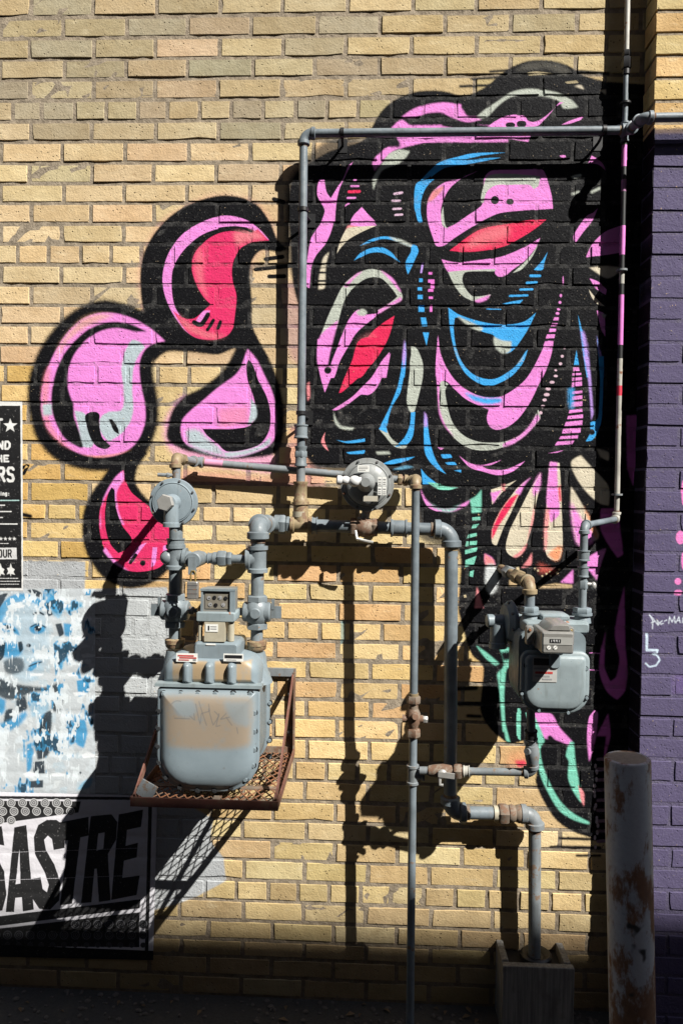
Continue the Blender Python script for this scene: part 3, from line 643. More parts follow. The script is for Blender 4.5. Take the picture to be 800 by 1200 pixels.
JZ = [3.2996, 3.2296, 3.1609, 3.0942, 3.0258, 2.9557, 2.8886, 2.8178, 2.7497, 2.6843, 2.6146, 2.5473, 2.4783, 2.4111, 2.3428, 2.2776, 2.2086, 2.1448, 2.0782, 2.0116, 1.9476, 1.8807, 1.8138, 1.7488, 1.6767, 1.6158, 1.5507, 1.4861, 1.4212, 1.3584, 1.2924, 1.225, 1.1603, 1.094, 1.0277, 0.9642, 0.8934, 0.8206, 0.7508, 0.6794, 0.61, 0.5429, 0.4741, 0.4032, 0.3335, 0.2623, 0.1962, 0.1361, 0.07, 0.003]
JZ = [JZ[0] + .0685 * k for k in range(14, 0, -1)] + JZ      # index 14 = row 0 of the photo's top edge
ROW0 = 14
def brick_mesh(name, wd, ht, seed, mats):
    rn = random.Random(seed); x, z = wd / 2, ht / 2
    o = []
    def j(s=.0008): return rn.uniform(-s, s)
    top = [(-x, z), (-x * .35, z), (x * .3, z), (x, z)]; bot = [(x, -z), (x * .4, -z), (-x * .3, -z), (-x, -z)]
    o = [(a + j(.0012), b + j()) for a, b in top] + [(x + j(.001), j(.004))] + [(a + j(.0012), b + j()) for a, b in bot] + [(-x + j(.001), j(.004))]
    n = len(o); vs = []
    ch = [rn.uniform(.0008, .0020) for _ in range(n)]
    if rn.random() < .16: ch[rn.randrange(n)] = rn.uniform(.004, .007)      # a knocked corner
    for (a, b), c in zip(o, ch):
        q = Vector((a, b)); q = q * (1 - c / max(.02, q.length)); q = Vector((a - math.copysign(min(c, abs(a)*.5), a) if abs(a) > x * .9 else a, b - math.copysign(c, b) if abs(b) > z * .8 else b))
        vs.append((q.x, j(.0003), q.y))
    for (a, b), c in zip(o, ch): vs.append((a, c * .9 + .0012, b))
    for a, b in o: vs.append((a, .03, b))
    fs = [tuple(range(n))]
    for L in (0, 1):
        for k in range(n): k2 = (k + 1) % n; fs.append((L*n+k, (L+1)*n+k, (L+1)*n+k2, L*n+k2))
    return vs, fs
def mesh_of(vs, fs, name, m):
    me = bpy.data.meshes.new(name); me.from_pydata(vs, [], fs); me.materials.append(m)
    bm = bmesh.new(); bm.from_mesh(me); bmesh.ops.recalc_face_normals(bm, faces=bm.faces); bm.to_mesh(me); bm.free()
    return me
SW, HW, BH = .2005, .0945, .0565
VS = [brick_mesh('s', SW, BH, 100 + i, None) for i in range(20)]; VH = [brick_mesh('h', HW, BH, 200 + i, None) for i in range(12)]
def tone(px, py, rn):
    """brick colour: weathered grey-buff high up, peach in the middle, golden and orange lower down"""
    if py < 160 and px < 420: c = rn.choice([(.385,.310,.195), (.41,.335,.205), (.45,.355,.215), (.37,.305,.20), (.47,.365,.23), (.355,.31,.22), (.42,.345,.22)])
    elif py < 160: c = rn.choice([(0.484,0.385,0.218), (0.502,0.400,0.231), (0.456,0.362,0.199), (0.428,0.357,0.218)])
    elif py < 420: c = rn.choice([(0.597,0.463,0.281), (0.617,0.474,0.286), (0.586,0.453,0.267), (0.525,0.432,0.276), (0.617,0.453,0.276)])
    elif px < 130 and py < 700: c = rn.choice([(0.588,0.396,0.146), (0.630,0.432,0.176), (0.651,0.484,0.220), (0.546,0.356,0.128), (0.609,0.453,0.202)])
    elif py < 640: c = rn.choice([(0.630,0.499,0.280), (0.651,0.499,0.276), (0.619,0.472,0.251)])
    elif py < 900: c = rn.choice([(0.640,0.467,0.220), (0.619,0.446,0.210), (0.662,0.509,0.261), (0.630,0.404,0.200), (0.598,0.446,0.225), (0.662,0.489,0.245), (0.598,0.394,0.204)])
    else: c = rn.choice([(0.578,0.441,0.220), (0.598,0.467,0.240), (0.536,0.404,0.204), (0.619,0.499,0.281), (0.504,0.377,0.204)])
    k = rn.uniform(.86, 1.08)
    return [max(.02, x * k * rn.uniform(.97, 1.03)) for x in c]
# project a wall point to the photograph (to know how large a brick shows)
_inv = CAM_ROT.transposed()
def topx(v):
    q = _inv @ (Vector(v) - cam.location)
    return (400 + FPX * q.x / -q.z, 600 - FPX * q.y / -q.z)
PXL = P(762, 300, PIL_D).x; PXR = PXL + .66          # pilaster edges
rn = random.Random(3)
bricks = []           # (x0, x1, z0, z1, header)
HEAD = {5: .041, 12: .066, 18: .124, 25: .061, 31: .041, 38: .069, 44: .088, -2: .05, -9: .07}
PITCH = .2115; XW0, XW1 = -2.3, 2.4
for i in range(len(JZ)):
    row = i - ROW0
    zt = JZ[i - 1] if i > 0 else JZ[0] + .0685
    zb = JZ[i]
    z1, z0 = zt - .0062 + rn.uniform(-.0015, .0012), zb + .0062 + rn.uniform(-.0012, .0015)
    if row in HEAD: ph, pt = HEAD[row], PITCH / 2
    else: ph, pt = (.104 if row % 2 == 0 else .215), PITCH
    k = math.ceil((XW0 - ph) / pt)
    jx = []
    while ph + k * pt < XW1: jx.append(ph + k * pt + rn.uniform(-.005, .005)); k += 1
    for a, b in zip(jx, jx[1:]):
        bricks.append([a + .0066, b - .0066, z0, z1, row in HEAD])
wall_parts = []
def size_of(bk, d):
    a = topx((bk[0], -d, bk[3])); b = topx((bk[1], -d, bk[2]))
    vis = max(0, min(800, b[0]) - max(0, a[0])) * max(0, min(1195, b[1]) - max(0, a[1]))
    hid = 0
    cx, cy = (a[0] + b[0]) / 2, (a[1] + b[1]) / 2
    if d == 0:
        if cx > 752: vis = 0
        if 183 < cx < 312 and 770 < cy < 925: vis = 0
        if cx < 27 and 470 < cy < 690 or cx < 112 and 690 < cy < 925 or cx < 183 and 928 < cy < 1120: vis *= .02
        if cy > 1105: vis *= .4
        if cx > 716: vis *= .3
    return vis, cx, cy
building = thing('brick_building', (0, .15, 0), 'old yellow brick building with graffiti mural, purple painted pilaster and gas pipes', 'building')
mw = MB()
nx, nz = 150, 180
xs = np.linspace(XW0, XW1, nx); zs = np.linspace(0, JZ[0] + .06, nz)
rnp = np.random.RandomState(5)
dep = .0020 + rnp.uniform(-.0012, .0020, (nz, nx))
vs = [(float(x), float(dep[j, i]), float(z)) for j, z in enumerate(zs) for i, x in enumerate(xs)]
fs = [(j*nx+i, j*nx+i+1, (j+1)*nx+i+1, (j+1)*nx+i) for j in range(nz-1) for i in range(nx-1)]
mw.add(vs, fs)
zt = float(zs[-1])
mw.add([(XW0,.3,0),(XW1,.3,0),(XW1,.3,zt),(XW0,.3,zt),(XW0,.01,0),(XW1,.01,0),(XW1,.01,zt),(XW0,.01,zt)], [(0,3,2,1),(0,4,7,3),(1,2,6,5),(3,7,6,2)])
wallm = mw.build('wall', MORTAR, building)
def lay(bricks, d, parent, mobj, mall, lim, colf, keep=None):
    info = sorted(((size_of(b, d), n) for n, b in enumerate(bricks)), key=lambda q: -q[0][0])
    single = {n for s, n in info[:lim] if s[0] > 60}
    meS = [mesh_of(v, f, 'brick', mobj) for v, f in VS]; meH = [mesh_of(v, f, 'brick_header', mobj) for v, f in VH]
    V, F, T = [], [], []
    for n, b in enumerate(bricks):
        s = size_of(b, d); c = colf(s[1], s[2], rn)
        cx, cz = (b[0] + b[1]) / 2, (b[2] + b[3]) / 2; wd, ht = b[1] - b[0], b[3] - b[2]
        small = wd < .15
        q = rn.randrange(len(VH) if small else len(VS)); sx = wd / (HW if small else SW); sz = ht / BH
        off = rn.uniform(-.0018, .0018)
        if n in single:
            o = bpy.data.objects.new('brick', (meH if small else meS)[q]); COL.objects.link(o)
            o.parent = parent; o.matrix_parent_inverse = Matrix()
            o.location = (cx, -d + off, cz); o.scale = (sx, 1, sz); o.color = (*c, 1)
            o.rotation_euler = (0, rn.uniform(-.006, .006), 0)
        else:
            vs, fs = (VH if small else VS)[q]; k = len(V)
            V += [(cx + x * sx, -d + off + y, cz + z * sz) for x, y, z in vs]
            F += [[i + k for i in f] for f in fs]; T += [c] * len(vs)
    me = mesh_of(V, F, 'brick_remainder', mall)
    ca = me.color_attributes.new('tone', 'FLOAT_COLOR', 'POINT')
    ca.data.foreach_set('color', np.array([[*c, 1] for c in T], np.float32).ravel())
    o = bpy.data.objects.new('brickwork', me); COL.objects.link(o); o.parent = parent; o['kind'] = 'stuff'
    return o
bricks = [b for b in bricks if b[1] < PXL - .001 or b[0] > PXR + .001 or True]
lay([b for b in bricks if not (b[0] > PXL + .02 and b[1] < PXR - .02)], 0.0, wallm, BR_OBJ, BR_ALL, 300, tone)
# pilaster: alternate header / stretcher quoins
pm = MB()
pm.box(((PXL + PXR) / 2, -(PIL_D - .003) / 2 + .0015, zt / 2), (PXR - PXL - .008, PIL_D - .003 + .003, zt))
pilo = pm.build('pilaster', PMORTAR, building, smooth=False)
pb = []
for i in range(len(JZ)):
    zt_ = JZ[i - 1] if i > 0 else JZ[0] + .0685
    z1, z0 = zt_ - .0055 + rn.uniform(-.001, .001), JZ[i] + .0055 + rn.uniform(-.001, .001)
    x = PXL + rn.uniform(-.003, .003); q = i % 2
    cuts = [x] + [PXL + (.105 if q else 0) + .2115 * k + rn.uniform(-.004, .004) for k in range(0 if q else 1, 4) if PXL + (.105 if q else 0) + .2115 * k < PXR - .03] + [PXR]
    for a, b in zip(cuts, cuts[1:]): pb.append([a + (0 if a == x else .0055), b - (0 if b == PXR else .0055), z0, z1, False])
def ptone(px, py, rn):
    c = rn.choice([(.58,.44,.22), (.60,.43,.2), (.55,.40,.19), (.52,.40,.22)]); return [v * rn.uniform(.9, 1.05) for v in c]
_VS, _VH = VS, VH
def deepen(L): return [([(x, (y if y < .02 else .094), z) for x, y, z in v], f) for v, f in L]
VS, VH = deepen(VS), deepen(VH)
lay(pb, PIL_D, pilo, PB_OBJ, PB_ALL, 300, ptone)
VS, VH = _VS, _VH

# ------------------------------------------------------------------ ground
gm, t, b = mat('asphalt'); p = wpos(t)
n1 = noise(t, p, 90, 5, .7); n2 = noise(t, p, 7, 4)
c = mix(t, n1, (.025, .024, .023), (.075, .072, .068)); c = mix(t, ramp(t, n2, .5, .7, 0, .5), c, (.085, .075, .06))
lk(t, c, b.inputs['Base Color']); b.inputs['Roughness'].default_value = .9; bump(t, b, n1, .8, .006)
g = MB(); g.add([(-40,-40,0),(40,-40,0),(40,40,0),(-40,40,0)], [(0,1,2,3)])
gr = g.build('ground', gm, smooth=False); gr['kind'] = 'structure'
pe = MB(); rp = random.Random(11)
for k in range(420):
    x = rp.uniform(-1.5, 1.3); y = -abs(rp.gauss(0, .16)) - .01; s = rp.uniform(.003, .009)
    if P(588,1131,.125).x - .03 < x < P(672,1131,.125).x + .03 and y > -.16: continue
    pe.sphere((x, y, s * .45), s, (rp.uniform(.8, 1.5), rp.uniform(.8, 1.3), rp.uniform(.5, .8)), 6, 4)
GRV = plain('gravel', (.11, .10, .09), .9, 0, .5, 200)
gv = pe.build('gravel', GRV); gv['kind'] = 'stuff'; gv['label'] = 'loose grit and small stones along the wall foot'; gv['category'] = 'gravel'
lf = MB()
for k in range(26):
    x = rp.uniform(-1.3, 1.1); y = rp.uniform(-.12, -.02); a = rp.uniform(0, 6.28); s = rp.uniform(.008, .018)
    if P(588,1131,.125).x - .04 < x < P(672,1131,.125).x + .04: continue
    ca, sa = math.cos(a) * s, math.sin(a) * s
    lf.add([(x - ca, y - sa, .004), (x - sa * .5, y + ca * .5, .011), (x + ca, y + sa, .006), (x + sa * .5, y - ca * .5, .009)], [(0, 1, 2), (0, 2, 3)])
lv = lf.build('leaf_litter', plain('dead_leaf', (.16, .11, .06), .8, 0, .4), smooth=False); lv['kind'] = 'stuff'

# ------------------------------------------------------------------ building across the alley: its roofline shades the foot of the wall
OW = 5.5; OH = .245 + OW * SZ
ob = thing('alley_building', (0, -OW, 0), 'plain brick building across the alley whose roofline shades the wall foot', 'building')
OBM = plain('far_brick', (.17, .12, .095), .9, 0, .35, 14); CONC = plain('coping_concrete', (.30, .29, .27), .85, 0, .2, 20); GLS = plain('dark_glass', (.02, .025, .03), .1)
m_ = MB()
cols = [-9, -5, -1, 3, 7]; lev = [(1.0, 2.6), (4.6, 6.3)]
x_edges = [-23] + sum([[c - .55, c + .55] for c in cols], []) + [23]
z_edges = [0, 1.0, 2.6, 4.6, 6.3, OH - .12]
for i in range(len(x_edges) - 1):
    for j in range(len(z_edges) - 1):
        if i % 2 == 1 and j in (1, 3): continue
        x0, x1, z0, z1 = x_edges[i], x_edges[i+1], z_edges[j], z_edges[j+1]
        m_.add([(x0,-OW,z0),(x1,-OW,z0),(x1,-OW,z1),(x0,-OW,z1)], [(0,1,2,3)])
m_.add([(-23,-OW,0),(-23,-OW-6,0),(23,-OW-6,0),(23,-OW,0),(-23,-OW,OH-.12),(-23,-OW-6,OH-.12),(23,-OW-6,OH-.12),(23,-OW,OH-.12)], [(0,1,5,4),(1,2,6,5),(2,3,7,6),(4,5,6,7)])
m_.build('wall', OBM, ob, smooth=False)
wg_ = MB(); wg_.box((-11.5, -OW - 3.05, OH + 3.5), (23.0, 5.9, 7.0)); wg_.build('sky_blocker', OBM, ob, smooth=False)  # unseen block added over the left half to keep sky light off the shadows
MB().box((0, -OW - 3 + .0, OH - .06), (46.1, 6.0, .12)).build('roof', CONC, ob, smooth=False)
for c in cols:
    for z0, z1 in lev:
        wn = MB().box((c, -OW - .14, (z0+z1)/2), (1.1, .02, z1-z0)).build('window', GLS, ob, smooth=False)
        fr = MB(); fr.box((c - .52, -OW - .09, (z0+z1)/2), (.06, .06, z1-z0)); fr.box((c + .52, -OW - .09, (z0+z1)/2), (.06, .06, z1-z0)); fr.box((c, -OW - .09, z0 + .03), (.98, .06, .06)); fr.box((c, -OW - .09, z1 - .03), (.98, .06, .06)); fr.box((c, -OW - .09, (z0+z1)/2), (.98, .05, .05))
        fr.build('frame', CONC, wn, smooth=False)

# ------------------------------------------------------------------ paper posters pasted over the bricks
GL = {'N': [[(0,1),(0,0),(1,1),(1,0)]], 'D': [[(0,0),(0,1)],[(0,0),(.6,0),(1,.3),(1,.7),(.6,1),(0,1)]], 'H': [[(0,0),(0,1)],[(1,0),(1,1)],[(0,.5),(1,.5)]], 'E': [[(1,0),(0,0),(0,1),(1,1)],[(0,.5),(.8,.5)]],
      'R': [[(0,1),(0,0),(.8,0),(1,.2),(.8,.5),(0,.5)],[(.5,.5),(1,1)]], 'S': [[(1,.12),(.8,0),(.2,0),(0,.2),(.2,.46),(.8,.54),(1,.8),(.8,1),(.2,1),(0,.88)]], 'O': [[(.5,0),(.1,.1),(0,.4),(0,.7),(.2,1),(.8,1),(1,.7),(1,.3),(.8,0),(.5,0)]],
      'U': [[(0,0),(0,.8),(.25,1),(.75,1),(1,.8),(1,0)]], 'T': [[(0,0),(1,0)],[(.5,0),(.5,1)]], 'r': [[(0,.3),(0,1)],[(0,.45),(.5,.3),(.9,.35)]], 'i': [[(.5,.35),(.5,1)],[(.5,.05),(.5,.1)]], 'n': [[(0,.3),(0,1)],[(0,.45),(.5,.3),(.9,.45),(.9,1)]],
      'g': [[(.9,.35),(.3,.3),(0,.6),(.3,.95),(.9,.9)],[(.9,.3),(.9,1.15),(.5,1.3),(.1,1.2)]], ':': [[(.5,.4),(.5,.48)],[(.5,.9),(.5,.98)]]}
def text(cv, o, col, s, x, y, wd, ht, th, gap):
    for ch in s:
        for pl in GL.get(ch, []):
            for a_, b_ in zip(pl, pl[1:]):
                cv.stroke(o, col, [(x + a_[0]*wd, y + a_[1]*ht), (x + b_[0]*wd, y + b_[1]*ht)], th)
        x += wd + gap
def poster(name, quad, cv, lift, label, rough=.6, nu=60, nv=70):
    img = cv.image(name + '_print')
    m, t, b = mat(name + '_paper'); pc, pa, p = cv.nodes(t, img)
    n1 = noise(t, p, 30, 5); n2 = noise(t, p, 150, 4)
    c = mix(t, ramp(t, n2, .62, .72, 0, .35), pc, (.40, .39, .38)); c = mix(t, ramp(t, n1, .3, .7, .16, 0), c, mix(t, 1.0, c, (.6, .6, .58), 'MULTIPLY'))
    lk(t, c, b.inputs['Base Color']); b.inputs['Roughness'].default_value = rough; bump(t, b, mth(t, 'ADD', n1, mth(t, 'MULTIPLY', n2, .4)), .5, .003)
    q = [P(x, y) for x, y in quad]         # tl, tr, br, bl
    vs = []; fs = []; rj = random.Random(len(name))
    for L in (0, 1):
        for j in range(nv + 1):
            for i in range(nu + 1):
                u, v = i / nu, j / nv
                top = q[0].lerp(q[1], u); bo = q[3].lerp(q[2], u); pt = top.lerp(bo, v)
                dz = min(abs(pt.z - z) for z in JZ)
                y = -lift + .0018 * math.exp(-(dz / .006) ** 2) + rj.uniform(-.0002, .0002)
                vs.append((pt.x, y + L * .0007, pt.z))
        o = L * (nu + 1) * (nv + 1)
        for j in range(nv):
            for i in range(nu):
                a = o + j*(nu+1) + i; f = (a, a+nu+1, a+nu+2, a+1); fs.append(f if L == 0 else f[::-1])
    mb = MB(); mb.add(vs, fs)
    n_ = (nu + 1) * (nv + 1); ring = [i for i in range(nu + 1)] + [j*(nu+1)+nu for j in range(1, nv+1)] + [nv*(nu+1)+i for i in range(nu-1, -1, -1)] + [j*(nu+1) for j in range(nv-1, 0, -1)]
    for a, b_ in zip(ring, ring[1:] + ring[:1]): mb.f.append([a, b_, b_ + n_, a + n_]); mb.mi.append(0)
    o = mb.build(name, m, angle=60); tag(o, label, 'poster'); return o
# tour poster
c1 = Canvas(-1.50, 1.2, -1.05, 2.2, 900)
T0 = (0, 460, 5.0); BKP = (.012, .012, .013)
c1.fill(T0, WH, [(-500,48),(135,55),(140,1160),(-500,1165)], 0, False); c1.fill(T0, BKP, [(-490,78),(124,78),(132,1145),(-490,1145)], 0, False)
st = [(65 + (44 if k % 2 == 0 else 18) * math.sin(k * math.pi / 5), 195 - (44 if k % 2 == 0 else 18) * math.cos(k * math.pi / 5)) for k in range(10)]
c1.fill(T0, WH, st, 0, False)
text(c1, T0, WH, 'T', -22, 158, 38, 76, 15, 0); text(c1, T0, WH, 'ND', -6, 288, 26, 42, 12, 16); text(c1, T0, WH, 'HE', -10, 370, 24, 34, 11, 16); text(c1, T0, WH, 'RS', -4, 442, 34, 76, 16, 20)
text(c1, T0, WH, 'ring:', -8, 582, 9, 20, 5.5, 6)
for y, x1, cl in ((632,118,(.40,.6,.58)), (660,42,WH), (697,78,WH), (732,20,WH), (770,112,WH), (884,58,WH), (1105,124,WH), (1122,120,WH), (1088,120,WH)):
    x = -20
    while x < x1 - 8:
        l = random.uniform(6, 14); c1.stroke(T0, cl, [(x, y), (min(x + l, x1), y)], 7 if y < 800 else 4); x += l + 5
for x in (10, 36, 62, 88):
    c1.fill(T0, WH, [(x + (13 if k % 2 == 0 else 5.5) * math.sin(k * math.pi / 5), 856 - (13 if k % 2 == 0 else 5.5) * math.cos(k * math.pi / 5)) for k in range(10)], 0, False)
c1.fill(T0, (.58,.58,.57), [(-300,912),(102,908),(104,976),(-300,978)], 0, False); text(c1, T0, BKP, 'OUR', -2, 922, 17, 42, 8, 11)
for px_, q in ((68, 1), (8, .9)):
    c1.fill(T0, WH, [(px_, 998), (px_+8, 1025), (px_+24, 1035), (px_+16, 1050), (px_+26, 1068), (px_+4, 1062), (px_, 1078), (px_-6, 1060), (px_-24, 1066), (px_-14, 1046), (px_-22, 1028), (px_-6, 1024)], 0, False)
poster('tour_poster', [(-90, 469), (27, 471), (28, 692), (-90, 692)], c1, .0042, 'black concert tour poster with white lettering, a star and OUR in a white box', .45)
# blue face poster
c2 = Canvas(-1.55, .55, -.75, 1.5, 900); U = (0, 660, 4.0)
PAL = (.52, .58, .61); BLU = (.04, .25, .47); LBL = (.20, .40, .55); DTL = (.008, .02, .032)
c2.fill(U, (.46,.50,.52), [(-400,100),(460,100),(460,1080),(-400,1080)], 0, False)
rj = random.Random(21)
for k in range(260):
    x, y = rj.uniform(-150, 450), rj.uniform(130, 1060); c2.fill(U, rj.choice([(.62,.66,.68), (.56,.62,.66), (.40,.50,.56)]), [(x, y), (x + rj.uniform(8, 40), y - 6), (x + rj.uniform(8, 50), y + rj.uniform(10, 40)), (x - 4, y + rj.uniform(8, 36))], 3, False, .6)
def fc(c, pts, soft=3, op=.95): c2.fill(U, c, pts, soft, True, op)
fc(BLU, [(-60,330),(-20,240),(10,190),(60,150),(120,142),(190,170),(235,230),(200,200),(120,180),(60,190),(20,260),(0,330)], 6)
fc(LBL, [(230,130),(270,140),(300,220),(280,260),(240,230)], 6); fc(BLU, [(232,140),(262,160),(275,240),(245,215)], 4)
for q in ([(130,125),(165,122),(200,140),(195,160),(160,150)], [(180,180),(225,190),(250,240),(230,250),(205,210)], [(262,285),(290,280),(302,330),(280,345)], [(0,150),(40,140),(15,190),(-20,240)], [(300,370),(330,365),(325,400),(308,420)]): fc(DTL, q, 2)
fc(BLU, [(300,280),(345,285),(335,345),(305,340)], 5); fc(BLU, [(395,130),(430,125),(425,150),(400,150)], 3); fc(LBL, [(300,200),(380,180),(400,200),(320,235)], 5)
fc(LBL, [(20,200),(110,165),(200,200),(230,290),(235,420),(200,520),(120,560),(40,500),(0,380)], 14, .35)
fc(BLU, [(140,300),(175,282),(215,295),(212,318),(175,332),(148,322)], 5); c2.dot(U, DTL, (180,305), 17, 15, 1); c2.dot(U, (.7,.75,.78), (186,300), 4); lines2 = [((150,298),(185,285),(215,300),5)]
c2.stroke(U, DTL, [(148,298),(182,284),(216,300)], 6, 1); c2.stroke(U, DTL, [(160,238),(185,230),(206,240)], 9, 2)
fc(BLU, [(-20,330),(0,290),(40,280),(85,310),(95,340),(50,320)], 5); fc(DTL, [(0,300),(40,288),(80,320),(40,312)], 3)
fc(BLU, [(0,380),(60,370),(110,385),(100,430),(40,440),(0,430)], 8); fc(DTL, [(0,380),(30,370),(20,440),(0,460)], 3); fc(DTL, [(85,370),(105,365),(112,400),(95,420)], 3); c2.dot(U, DTL, (138,385), 11, 9, 1)
fc(DTL, [(20,460),(70,440),(110,450),(112,500),(70,520),(30,510)], 6, .8); fc(BLU, [(130,500),(160,462),(198,458),(180,480),(150,505)], 4); c2.stroke(U, DTL, [(140,482),(170,470),(198,462)], 6, 2)
fc(LBL, [(255,460),(275,455),(280,490),(262,500)], 3); fc(LBL, [(285,450),(300,460),(295,500),(285,490)], 3)
fc(DTL, [(-40,560),(0,540),(60,560),(140,575),(220,580),(280,555),(300,620),(280,700),(250,690),(240,620),(180,600),(120,620),(60,640),(0,620)], 6, .92)
fc(DTL, [(80,640),(120,620),(130,680),(90,700)], 5); fc(BLU, [(-20,620),(30,640),(20,700),(-20,720)], 6); fc(DTL, [(30,690),(60,680),(70,720),(20,760)], 5)
fc(BLU, [(-20,760),(60,730),(120,690),(130,710),(80,770),(0,790)], 8); fc(LBL, [(140,620),(220,600),(230,690),(150,720)], 8, .7); fc(BLU, [(190,720),(215,700),(200,770),(170,810)], 5)
fc(DTL, [(215,700),(245,690),(240,790),(190,860),(160,850),(180,790)], 4); fc(DTL, [(165,850),(235,830),(228,900),(180,920)], 4); fc(DTL, [(160,930),(210,925),(212,985),(160,985)], 3); fc(BLU, [(130,850),(160,840),(150,960),(130,985)], 5)
fc(DTL, [(140,1020),(205,1015),(205,1050),(140,1052)], 2); fc(BLU, [(362,550),(415,540),(418,600),(370,625)], 3); fc(BLU, [(335,740),(400,730),(412,790),(395,865),(365,850),(345,800)], 4); fc(LBL, [(365,1060),(395,1020),(440,1000),(420,1050)], 5); fc(BLU, [(270,570),(300,560),(300,620),(280,620)], 3); fc(DTL, [(368,965),(385,980),(378,990)], 1)
for k in range(150):      # white runs and tears
    x, y, l = rj.uniform(-120, 440), rj.uniform(120, 1000), rj.uniform(14, 60); c2.fill(U, (.66,.70,.72), [(x, y), (x + rj.uniform(2, 6), y), (x + rj.uniform(1, 4), y + l)], 0, False, .9)
for k in range(14):
    x, y = rj.uniform(-120, 420), rj.choice([200, 262, 350, 432, 520, 610, 705, 815, 900, 990]); c2.fill(U, (.68,.71,.73), [(x, y - 4), (x + 30, y - rj.uniform(4, 18)), (x + 70, y - 3), (x + 60, y + 7), (x + 10, y + rj.uniform(3, 16))], 1, False, .9)
def vnoise(h, w_, sy, sx, seed):
    r_ = np.random.RandomState(seed); gy, gx = int(h / sy) + 3, int(w_ / sx) + 3; g_ = r_.rand(gy, gx)
    yy, xx = np.mgrid[0:h, 0:w_]; yy = yy / sy; xx = xx / sx; y0, x0 = yy.astype(int), xx.astype(int); fy, fx = yy - y0, xx - x0
    fy, fx = fy*fy*(3-2*fy), fx*fx*(3-2*fx)
    return (g_[y0, x0]*(1-fx) + g_[y0, x0+1]*fx)*(1-fy) + (g_[y0+1, x0]*(1-fx) + g_[y0+1, x0+1]*fx)*fy
hh, ww = c2.a.shape
nz_ = .5 * vnoise(hh, ww, 60, 38, 1) + .3 * vnoise(hh, ww, 22, 9, 2) + .2 * vnoise(hh, ww, 9, 4, 3)
nb2 = .55 * vnoise(hh, ww, 70, 60, 7) + .3 * vnoise(hh, ww, 26, 14, 8) + .15 * vnoise(hh, ww, 10, 5, 9)
lum = c2.rgb.sum(2)
for lo, colr, base_ in ((.645, (.045, .27, .50), 1), (.70, DTL, 1)):
    m_ = np.clip((nb2 - lo) / .05, 0, 1)[..., None] * .85; c2.rgb[:] = c2.rgb * (1 - m_) + np.array(colr) * m_
m_ = np.clip((nz_ - .615) / .035, 0, 1)[..., None] * .93
c2.rgb[:] = c2.rgb * (1 - m_) + np.array((.60, .655, .685)) * m_
poster('face_poster', [(-90, 690), (112, 690), (112, 930), (-90, 929)], c2, .0030, 'torn pasted poster of a blue and white stencilled face, right beside grey painted bricks')
# big lettered poster
c3 = Canvas(-1.65, .15, -.45, .85, 900); V_ = (0, 900, 2.5); PW = (.60, .59, .63)
c3.fill(V_, PW, [(-300,60),(470,60),(460,580),(-300,580)], 0, False)
c3.fill(V_, BKP, [(-300,78),(448,84),(436,545),(-300,535)], 0, False); c3.fill(V_, PW, [(-300,86),(437,92),(426,538),(-300,527)], 0, False)
c3.fill(V_, BKP, [(-300,92),(240,96),(235,128),(60,152),(-300,200)], 0, False); c3.fill(V_, BKP, [(-300,505),(0,468),(410,420),(410,522),(-300,518)], 0, False)
c3.fill(V_, PW, [(240,92),(250,96),(243,130),(232,130)], 0, False)
def ring(x, y, r, c_in, c_line):
    c3.dot(V_, c_line, (x, y), r); c3.dot(V_, c_in, (x, y), r * .80)
    c3.dot(V_, c_line, (x, y), r * .55); c3.dot(V_, c_in, (x, y), r * .40); c3.dot(V_, c_line, (x, y), r * .15)
for i in range(-6, 7):
    for y, dx in ((100, 0), (125, 8), (152, 0)):
        x = 3 + i * 33 + dx
        if x < 225 and y < 152 - max(0, x) * .1 + 6: ring(x, y, 13, (.10,.10,.105), (.50,.50,.50))
for i in range(-8, 13):
    for y in (455, 487, 516):
        x = 25 + i * 33
        if y > 468 - x * .115 + 10: ring(x, y, 13 if y < 510 else 8, BKP, (.10, .10, .11))
c3.fill(V_, PW, [(-300,522),(424,526),(424,540),(-300,530)], 0, False)
LT = BKP
c3.fill(V_, LT, [(-60,185),(8,168),(16,225),(0,222),(-8,200),(-20,215),(-5,260),(15,300),(22,370),(10,415),(-40,425)], 0, False)
c3.fill(V_, LT, [(20,420),(45,172),(80,165),(102,412),(70,418),(67,376),(48,378),(44,420)], 0, False); c3.fill(V_, PW, [(49,338),(63,336),(60,235)], 0, False)
c3.fill(V_, LT, [(192,232),(190,165),(168,150),(140,150),(115,165),(102,200),(105,250),(132,300),(146,340),(140,362),(128,352),(122,318),(93,323),(98,380),(118,410),(150,412),(176,385),(180,335),(162,280),(138,240),(132,208),(143,196),(155,206),(160,238)], 0, False)
c3.fill(V_, LT, [(178,157),(262,141),(262,196),(238,201),(214,395),(178,400),(202,209),(176,214)], 0, False)
c3.fill(V_, LT, [(268,140),(328,134),(346,156),(342,208),(318,250),(326,385),(292,390),(286,292),(279,293),(270,391),(240,393)], 0, False); c3.fill(V_, PW, [(290,190),(309,186),(305,234),(285,240)], 0, False)
c3.fill(V_, LT, [(350,134),(421,120),(415,170),(374,179),(370,226),(406,217),(402,260),(365,269),(360,320),(411,313),(402,370),(328,384)], 0, False)
c3.fill(V_, LT, [(-300,468),(0,432),(414,382),(411,408),(0,460),(-300,497)], 0, False)
for y0 in (250, 330): c3.stroke(V_, (.45,.44,.47), [(-100, y0), (420, y0 - 18)], 1.2)
poster('lettered_poster', [(-130, 925), (185, 932), (180, 1124), (-130, 1117)], c3, .0055, 'black and white poster with big slanted letters SASTRE under the meter shelf')
